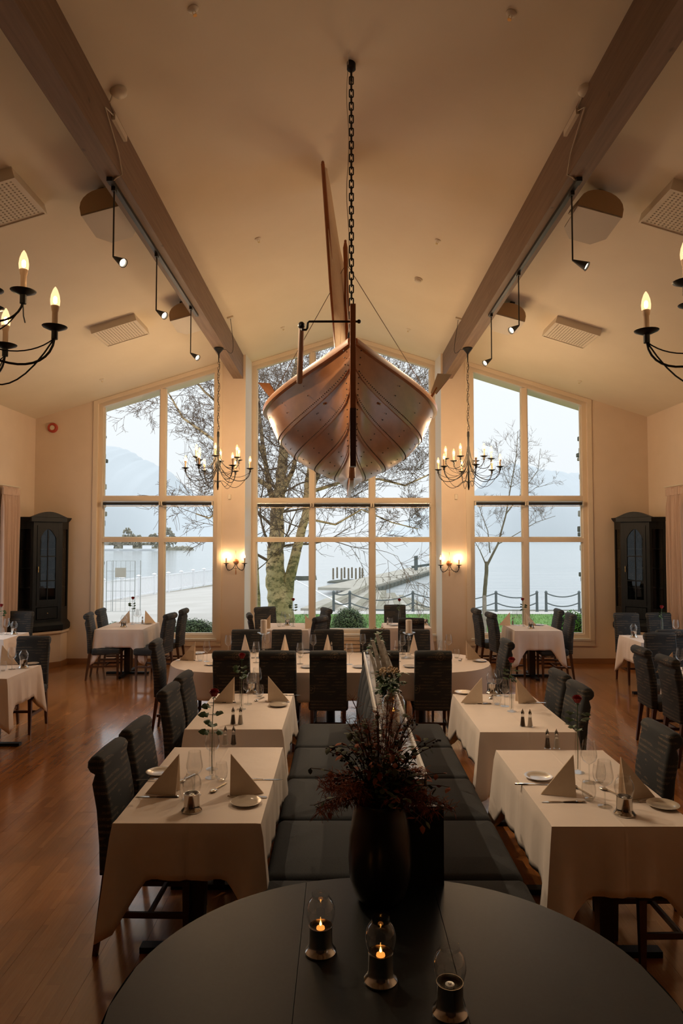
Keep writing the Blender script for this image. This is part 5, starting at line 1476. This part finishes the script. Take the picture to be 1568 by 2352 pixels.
qm = MB().prism([(1.4, 30), (40, 30), (40, 30.25), (1.4, 30.9)], -2.6, -.985, 'z'); struct('quay_wall', qm, m_darkstone)
# fine grass blades near the window
rr = random.Random(1); gb = MB()
for i in range(14000):
    x, y = rr.uniform(-3, 9), rr.uniform(12.6, 20.4); h = rr.uniform(.03, .07); a = rr.uniform(0, 3.1); w = .006
    gb.add([(x-w*math.cos(a), y-w*math.sin(a), GZ), (x+w*math.cos(a), y+w*math.sin(a), GZ), (x+rr.uniform(-.02, .02), y, GZ+h)], [(0, 1, 2)])
tag(obj('grass', gb, m_grass, recalc=False, smooth=False, kind='stuff'), 'bright green lawn grass beyond the centre window', 'grass')
# chain posts
PSTY = 27.5
def bollard():
    r = thing('chain_post', '', 'post')
    obj('shaft', MB().lathe([(.075, 0), (.075, .06), (.055, .08), (.05, .80), (.065, .83), (.05, .87), (.01, .90)], 10), m_post, r); return r
pbp = Proto(bollard); xs_ = []
zpost = -.80
for k, px in enumerate((765, 803, 948, 1139, 1233, 1254, 1330)):
    p = PY(px, 1400, PSTY-(1.2 if px in (765,) else 0)+(.0)); xs_.append(p.x)
    pbp.put((p.x, PSTY, zpost), 0, 'grey-green chain post on the quay, number %s from the birch trunk' % ('one', 'two', 'three', 'four', 'five', 'six', 'seven')[k], 'quay chain posts')
for i in range(len(xs_)-1):
    if i == 4: continue
    a, b = xs_[i], xs_[i+1]
    t = thing('post_chain', 'sagging double chain between quay posts, span %s from the birch' % ('one', 'two', 'three', 'four', 'five', 'six')[i], 'chain', (a, PSTY, zpost), 0, 'quay chains')
    for z in (.80, .42):
        sg = .30*min(1, (b-a)/2.6)
        obj('chain_strand', MB().tube([((b-a)*j/12, 0, z-sg*(1-(2*j/12-1)**2)) for j in range(13)], .024, 5), m_post, t)
t = thing('post_chain', 'sagging double chain running right from behind pillar to first tree-side post', 'chain', (xs_[2], PSTY, zpost))
# (the span behind the pillar is part of the loop above)
bpy.data.objects.remove(t)
# white railing along the promenade
rp0 = PZ(236, 1386, -1.05); rp1 = PZ(497, 1345, -1.15)
rl = thing('white_railing', 'long white picket railing along the promenade beyond the left window', 'railing', rp0)
dv = rp1-rp0; ext = 1.45; nP = 12
for i in range(nP+1):
    q = dv*ext*i/nP
    pst = obj('post', MB().box((q.x, q.y, .58), (.14, .14, 1.16)), m_extwhite, rl, False)
    obj('lamp_cap', MB().lathe([(.10, 1.16), (.16, 1.20), (.05, 1.26)], 8, (q.x, q.y, 0)), m_extwhite, pst)
ang = math.atan2(dv.y, dv.x); ln = dv.length*ext
for z, h in ((1.08, .07), (.14, .06)): obj('rail', MB().box((dv.x*ext/2, dv.y*ext/2, z), (ln, .06, h), rz=ang), m_extwhite, rl, False)
pk_ = MB(); k = int(ln/.14)
for i in range(k): pk_.box((dv.x*ext*i/k, dv.y*ext*i/k, .60), (.09, .03, .9), rz=ang)
obj('pickets', pk_, m_extwhite, rl, False, kind='stuff')
obj('kerb', MB().box((dv.x*ext/2, dv.y*ext/2, -.10), (ln, .30, .22), rz=ang), m_stone, rl, False)
# wire laundry-like cage trolley beyond the left window
m_wire = M('wire_grey', (.34, .36, .35), .5)
t = thing('wire_trolley', 'tall grey wire cage trolley standing on the promenade beyond left window', 'trolley', PZ(283, 1408, -.6))
cw, chh, cd = 1.05, 1.95, .7
for x in (-cw/2, cw/2):
    for y in (-cd/2, cd/2): obj('corner_tube', MB().tube([(x, y, 0), (x, y, chh)], .016, 6), m_wire, t)
wv = MB()
for i in range(1, 6):
    x = -cw/2+cw*i/6; wv.tube([(x, -cd/2, .1), (x, -cd/2, chh)], .006, 4)
for i in range(6): wv.tube([(-cw/2, -cd/2, .1+chh*.95*i/5), (cw/2, -cd/2, .1+chh*.95*i/5)], .007, 4)
obj('wire_panel', wv, m_wire, t)
obj('name_board', MB().bx(-.2, .2, -cd/2-.03, -cd/2-.015, 1.35, 1.7), m_stone, t, False)
# harbour beacon hut
t = thing('beacon_tower', 'small white tapered beacon tower by the water beyond the birch trunk', 'tower', PY(695, 1332, 46))
obj('tower_wall', MB().lathe([(.95, 0), (.9, .3)], 8), m_darkstone, t, False)
obj('upper_wall', MB().lathe([(.9, .3), (.55, 2.6), (.7, 2.65), (.7, 2.8), (.4, 2.85), (.4, 3.3), (.55, 3.35), (.02, 3.8)], 8), m_extwhite, t, False)
# stone pier
a = PZ(838, 1352, -1.75); b = PZ(1010, 1303, -1.75); d = (b-a).normalized(); nrm_ = Vector((-d.y, d.x, 0))
pr = thing('stone_pier', 'long low stone pier running out into the fjord', 'pier', (0, 0, 0))
q = [a-nrm_*.0, b+nrm_*0, b+nrm_*4.0, a+nrm_*4.0]
obj('deck', MB().prism([(p.x, p.y) for p in q], -1.95, -1.72, 'z'), m_stone, pr, False)
rrp = random.Random(7); bk = None; ln = (b-a).length; nb_ = 26
for i in range(nb_):
    c = a.lerp(b, (i+.5)/nb_)
    if bk is None: o = obj('facing_block', MB().box((0, 0, 0), (ln/nb_*.95, .5, .50)), m_darkstone, pr, False); bk = o.data
    else: o = part('facing_block', bk, pr)
    o.location = (c.x, c.y+rrp.uniform(-.05, .12), -2.17); o.rotation_euler = (0, 0, math.atan2(d.y, d.x))
for i in range(14):
    c = a.lerp(b, (i+.5)/14)+nrm_*.3; obj('rail_stub', MB().bx(c.x-.06, c.x+.06, c.y-.06, c.y+.06, -1.72, -1.40), m_stone, pr, False)
c = PY(955, 1300, 90); obj('crane', MB().box((c.x, c.y, -.8), (.45, .45, 1.9)).box((c.x+1.0, c.y, -1.1), (3.2, .3, .3), ry=-.15), m_post, pr, False)
def pile():
    r = thing('mooring_pile', '', 'post'); obj('pile_shaft', MB().lathe([(.10, 0), (.09, 1.15), (.02, 1.2)], 8), m_greybark, r); return r
pm = Proto(pile)
for i, px in enumerate((765, 774, 784, 791, 800, 808, 817, 826, 832)):
    pm.put(PZ(px, 1331-(i % 2)*3, -1.9)+Vector((0, 0, 0)), 0, '%s wooden mooring pile from the left in the cluster by the stone pier' % ('first', 'second', 'third', 'fourth', 'fifth', 'sixth', 'seventh', 'eighth', 'last')[i], 'mooring piles')
tag(obj('rubble_spit', MB().ball(PZ(806, 1337, -2.25), 1, 14, 6, 2.6, 1.0, .30), m_darkstone), 'dark rubble spit under the mooring piles', 'rocks')
m_riser_shade = noisy('riser_shade', (.20, .18, .13), (.27, .25, .18), 1.5, .8)  # darker stone colour standing in for the shaded risers
# broad stone steps to the water
sp_ = thing('quay_steps', 'broad stone steps going down to the water beyond the centre window', 'steps', (0, 0, 0))
a0 = PZ(690, 1397, -.95); b0 = PZ(822, 1345, -1.2)
for i in range(6):
    o = Vector((1.25*i, 0, -.20*i)); A = a0+o; B = b0+Vector((.62*i, -.9*i*0, -.18*i))
    w = Vector((1.25, -.15, 0)); w2 = Vector((.85, -.15, 0)); h = Vector((0, 0, -.5))
    obj('step', MB().add([A, A+w, B+w2, B, A+h, A+w+h, B+w2+h, B+h], [(0, 1, 2, 3), (4, 7, 6, 5), (0, 4, 5, 1), (1, 5, 6, 2), (2, 6, 7, 3), (3, 7, 4, 0)]), m_stone, sp_, False)
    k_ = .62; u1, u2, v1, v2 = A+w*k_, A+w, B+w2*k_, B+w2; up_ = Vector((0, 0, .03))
    obj('riser_shade_band', MB().add([u1+up_, u2+up_, v2+up_, v1+up_, u1, u2, v2, v1], [(0, 1, 2, 3), (4, 7, 6, 5), (0, 4, 5, 1), (1, 5, 6, 2), (2, 6, 7, 3), (3, 7, 4, 0)]), m_riser_shade, sp_, False)  # dark band laid on the tread edge as painted riser shade
tag(obj('mooring_line', MB().tube([PY(680, 1333, 40), PY(740, 1365, 33), PY(803, 1397, 28)], .035, 5), m_extwhite), 'white handrail slanting from the birch down to quay post', 'handrail')
# hedges and bushes: leaf shells over a dark core
def bush(label, loc, sx, sy, sz, mat, n, leaf, seed, name='bush'):
    rr = random.Random(seed); t = thing(name, label, 'bush', loc); lf = MB()
    obj('inner_growth', MB().ball((0, 0, sz*.5), 1, 14, 10, sx*.86, sy*.86, sz*.46), m_bush_core, t)
    for i in range(n):
        u, v = rr.uniform(-1, 1), rr.uniform(0, 2*PI); s = math.sqrt(1-u*u); k = rr.uniform(.86, 1.03)+.05*math.sin(v*5+u*7)
        d = Vector((s*math.cos(v), s*math.sin(v), u)); p = Vector((d.x*sx*k, d.y*sy*k, sz*.5+d.z*sz*.5*k))
        if p.z < .0: continue
        if d.y > .5: continue
        leafmesh(lf, p, d*.4+Vector((rr.uniform(-1, 1), rr.uniform(-1, 1), rr.uniform(-.6, 1))), d, leaf*rr.uniform(.7, 1.3), leaf*.3)
    obj('foliage', lf, mat, t, recalc=False, kind='stuff'); return t
def bpos(px, py, y): p = PY(px, py, y); p.z = GZ; return p
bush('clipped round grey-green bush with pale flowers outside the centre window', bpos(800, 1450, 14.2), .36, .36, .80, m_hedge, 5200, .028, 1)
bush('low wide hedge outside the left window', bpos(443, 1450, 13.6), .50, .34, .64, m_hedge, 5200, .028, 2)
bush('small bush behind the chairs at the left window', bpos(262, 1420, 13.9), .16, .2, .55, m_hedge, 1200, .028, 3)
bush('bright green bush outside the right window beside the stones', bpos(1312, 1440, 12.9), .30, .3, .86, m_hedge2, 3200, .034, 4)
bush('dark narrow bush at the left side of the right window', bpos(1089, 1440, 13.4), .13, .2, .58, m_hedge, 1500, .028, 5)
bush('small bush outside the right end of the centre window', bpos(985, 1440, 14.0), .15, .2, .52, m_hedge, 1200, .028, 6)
# rough stone corner piers of the building, seen edge-on beside the side windows
for sd, xc in ((-1, -4.62), (1, 4.64)):
    t = thing('stone_buttress', 'rough stacked-stone edge seen outside the %s window' % ('left' if sd < 0 else 'right'), 'stone pier', (xc, 12.5, GZ))
    rr = random.Random(9+sd); z = 0; i = 0
    while z < 4.1:
        h = rr.uniform(.05, .12); w = rr.uniform(.16, .26)
        obj('stone', MB().rbox((-sd*rr.uniform(-.02, .03), rr.uniform(-.02, .02), z+h/2), (w*2, .34, h*.94), .015, 2), m_darkstone if rr.random() < .5 else m_stone, t)
        z += h; i += 1
# ---- trees
def tree(name, label, base, limbs, barkmat, twigmat, seed, spread, twn, rmin=.006, fine=.32, up=.35, seglen=.28):
    rr = random.Random(seed); t = thing(name, label, 'tree', base); tw = MB(); cnt = [0]
    def grow(p, d, ln, r, dep):
        n = max(3, int(ln/seglen)); pts = [p]; rad = [r]; c = p.copy(); dd = d.normalized()
        for i in range(n):
            dd = (dd+Vector((rr.uniform(-1, 1), rr.uniform(-1, 1), rr.uniform(-1, 1)))*.20+Vector((0, 0, up*.10))).normalized(); c = c+dd*ln/n; pts.append(c.copy()); rad.append(max(r*(1-.75*(i+1)/n), rmin*.7))
        tw.tube(pts, rad, 4 if r > .02 else 3, cap=False); cnt[0] += 1
        if dep <= 0: return
        k = {4: 6, 3: 6, 2: 5, 1: 5}.get(dep, 4)
        for j in range(k):
            u = rr.uniform(.25, 1); i = min(int(u*n), n-1); q = pts[i].lerp(pts[i+1], u*n-i)
            ax = dd.cross(Vector((rr.uniform(-1, 1), rr.uniform(-1, 1), rr.uniform(-1, 1)))).normalized(); nd = (dd*.75+ax*rr.uniform(.5, 1.0)).normalized()
            grow(q, nd, ln*rr.uniform(.40, .65), max(rad[i]*.55, rmin), dep-1)
    for pts, r0, r1, nb2, bl_ in limbs:
        P = [Vector(p) for p in pts]; k = len(P); fine_p = []
        for i in range(k-1):
            for j in range(6): fine_p.append(P[i].lerp(P[i+1], j/6))
        fine_p.append(P[-1]); m = len(fine_p)
        fine_p = [q+Vector((rr.uniform(-1, 1), rr.uniform(-1, 1), 0))*r0*.045 for q in fine_p]
        rad = [r0+(r1-r0)*(i/(m-1))**.55 for i in range(m)]
        obj('limb', MB().tube(fine_p, rad, 12 if r0 > .1 else 8), barkmat, t, recalc=False)
        for j in range(nb2):
            u = rr.uniform(.30, 1); i = min(int(u*(m-1)), m-2); a = rr.uniform(0, 2*PI)
            nd = Vector((math.cos(a)*spread, math.sin(a)*.6, rr.uniform(.0, .9)))
            grow(fine_p[i], nd, bl_*rr.uniform(.6, 1.1), max(rad[i]*.17, rmin*1.6), twn)
    obj('twigs', tw, twigmat, t, recalc=False, kind='stuff'); print(name, 'branches', cnt[0], 'tris', len(tw.f)*2)
    return t
ty = 17.2
def tp(px, py, y=ty): 
    p = PY(px, py, y); b = Vector((TB.x, TB.y, TB.z)); return tuple(p-b)
TB = PY(648, 1432, ty); TB.z = GZ-.02
limbs = [([(0, 0, -.1), tp(643, 1390), tp(632, 1330), tp(633, 1260), tp(636, 1180), tp(646, 1090), tp(655, 1000), tp(668, 900), tp(690, 780)], .42, .05, 20, 2.4),
         ([tp(655, 1400), tp(664, 1330), tp(682, 1260), tp(700, 1190), tp(713, 1130), tp(738, 1060), tp(770, 980), tp(800, 900)], .19, .05, 18, 2.6),
         ([tp(640, 1200), tp(618, 1120), tp(606, 1040), tp(596, 960), tp(588, 860)], .10, .03, 9, 1.6),
         ([tp(700, 1190), tp(704, 1110), tp(716, 1040), tp(722, 960)], .09, .03, 7, 1.6),
         ([tp(640, 1150, ty), tp(672, 1080), tp(690, 1000), tp(705, 900)], .09, .03, 7, 1.6),
         ([tp(620, 1120), tp(560, 1080), tp(490, 1010), tp(420, 960), tp(385, 900)], .075, .018, 12, 1.4),
         ([tp(606, 1040), tp(540, 960), tp(470, 900), tp(430, 850)], .06, .018, 10, 1.3),
         ([tp(606, 1150), tp(540, 1150), tp(480, 1190), tp(450, 1180)], .04, .015, 5, 1.0),
         ([tp(713, 1130), tp(790, 1105), tp(870, 1100), tp(930, 1115), tp(985, 1090)], .055, .018, 12, 1.3),
         ([tp(700, 1190), tp(770, 1205), tp(830, 1170), tp(900, 1200), tp(960, 1215)], .035, .012, 7, .9),
         ([tp(738, 1060), tp(820, 1020), tp(900, 980), tp(985, 960)], .05, .016, 10, 1.4),
         ([tp(770, 980), tp(860, 920), tp(930, 850)], .05, .016, 8, 1.5)]
tree('birch_tree', 'large old birch with several mossy pale stems and bare crown outside centre window', TB, limbs, m_birch, m_twig, 21, 1.0, 3, .0055)
TB = PY(588, 1432, 16.0); TB.z = GZ-.02
tree('birch_tree', 'mossy tree trunk at the left edge of the centre window', TB, [([(0, 0, 0), tp(588, 1380, 16.0), tp(584, 1300, 16.0), tp(580, 1200, 16), tp(572, 1000, 16), tp(568, 850, 16)], .12, .08, 5, 1.0)], m_birch, m_twig, 33, .6, 2)
ty = 15.0; TB = PY(1112, 1420, ty); TB.z = GZ-.02
limbs = [([(0, 0, 0), tp(1112, 1370), tp(1117, 1310), tp(1117, 1290)], .055, .045, 0, .1),
         ([tp(1117, 1300), tp(1143, 1250), tp(1162, 1180), tp(1172, 1120), tp(1185, 1050), tp(1189, 990)], .038, .006, 16, .62),
         ([tp(1117, 1300), tp(1102, 1265), tp(1088, 1240)], .022, .006, 4, .4),
         ([tp(1143, 1250), tp(1180, 1230), tp(1230, 1200), tp(1275, 1185)], .016, .005, 8, .5),
         ([tp(1162, 1180), tp(1200, 1130), tp(1235, 1080), tp(1241, 1030)], .018, .005, 9, .5),
         ([tp(1125, 1270), tp(1120, 1220), tp(1105, 1180), tp(1094, 1140)], .018, .005, 8, .5),
         ([tp(1172, 1120), tp(1150, 1070), tp(1141, 1030)], .010, .004, 5, .4),
         ([tp(1190, 1150), tp(1230, 1120), tp(1270, 1110)], .010, .004, 5, .4)]
tree('young_tree', 'slim young bare tree outside the right window', TB, limbs, m_greybark, m_twig, 44, .8, 2, .0032, up=.9, seglen=.16)
# ---- islet with trees, houses and moored boats across the water
D_ = 330
isl = thing('wooded_islet', 'low wooded islet across the water in the left window', 'islet', PY(335, 1256, D_))
rr = random.Random(14); b = MB()
for i in range(150):
    x = rr.uniform(-27, 21); b.ball((x, rr.uniform(0, 6), -1.6), 1, 6, 4, rr.uniform(1, 2.2), 1.6, rr.uniform(1.0, 4.2)*(1-.6*abs(x+3)/26))
obj('rocky_shore', b, m_isle, isl, recalc=False)
for i, (px, w, h) in enumerate(((258, 2.2, 4.5), (292, 3.2, 9), (304, 2.6, 6.5), (318, 2.5, 5.5), (346, 2.3, 6.0), (356, 2.3, 6.4), (370, 2.6, 7.5), (388, 2.7, 9), (397, 2.0, 6.5))):
    b = MB(); x = (px-335)/F*D_
    for j in range(70):
        u_ = rr.uniform(.15, 1); b.ball((x+rr.uniform(-w, w)*(1.15-u_*.8), rr.uniform(-1, 1), h*u_), rr.uniform(.25, .6)*w*.4, 5, 3)
    b.tube([(x, 0, 0), (x, 0, h*.6)], .3, 5); obj('tree_clump', b, m_isle, isl, recalc=False)
o = obj('house_roof', MB().prism([(-24, .5), (-8, .5), (-9, 4.8), (-22, 4.8)], 3, 9), noisy('distant_roof', (.38, .33, .27), (.34, .30, .25), .3), isl, False)
def motorboat():
    r = thing('motor_boat', '', 'boat')
    obj('hull', MB().loft([[(x, -w, .9), (x, w, .9), (x, w*.5, -.2), (x, -w*.5, -.2)] for x, w in ((-4, 1.3), (2, 1.4), (5, .2))]), m_extwhite, r, False)
    obj('cabin', MB().bx(-2.5, 1.5, -1, 1, .9, 2.4), m_extwhite, r, False); return r
pmb = Proto(motorboat)
for px, lb in ((252, 'white motor boat moored left of the islet'), (296, 'white motor boat moored at the middle of islet'), (340, 'white cabin boat moored right of the islet middle')):
    p = PY(px, 1255, D_-18); p.z = -2.2; pmb.put(p, .2, lb, 'boats moored at the islet')
# ---- mountains: long ridges far across the fjord
def ridge(name, prof, y, depth, mat):
    mb = MB(); rows = []; rr = random.Random(len(name)+int(y)); pr = []
    for (xa, za), (xb, zb) in zip(prof[:-1], prof[1:]):
        for j in range(8):
            t_ = j/8; pr.append((xa+(xb-xa)*t_, za+(zb-za)*t_+rr.uniform(-.012, .012)*max(za, zb)))
    pr.append(prof[-1])
    for k in range(7):
        u = k/6; rows.append([(x, y+depth*u+60*math.sin(x*.004+k), -3+(z+3)*math.sin(PI/2*u)**.8) for x, z in pr])
    mb.loft(rows, cap=False, closed=False); struct(name, mb, mat, smooth=True)
def mpx(L_, y): return [(PY(px, py, y).x, PY(px, py, y).z) for px, py in L_]
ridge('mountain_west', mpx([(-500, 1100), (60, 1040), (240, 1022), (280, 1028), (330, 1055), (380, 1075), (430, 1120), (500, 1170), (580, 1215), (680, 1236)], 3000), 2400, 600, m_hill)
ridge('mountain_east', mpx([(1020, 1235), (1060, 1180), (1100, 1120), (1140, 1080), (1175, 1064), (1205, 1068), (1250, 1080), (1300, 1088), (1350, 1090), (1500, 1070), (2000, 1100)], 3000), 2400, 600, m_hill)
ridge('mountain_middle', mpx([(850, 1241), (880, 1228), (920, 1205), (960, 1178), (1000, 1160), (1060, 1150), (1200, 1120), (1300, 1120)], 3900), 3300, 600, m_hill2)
# ================================================================= tidy
bpy.context.view_layer.update()
print('objects', len(bpy.data.objects), 'tris', sum(len(m.polygons) for m in bpy.data.meshes))
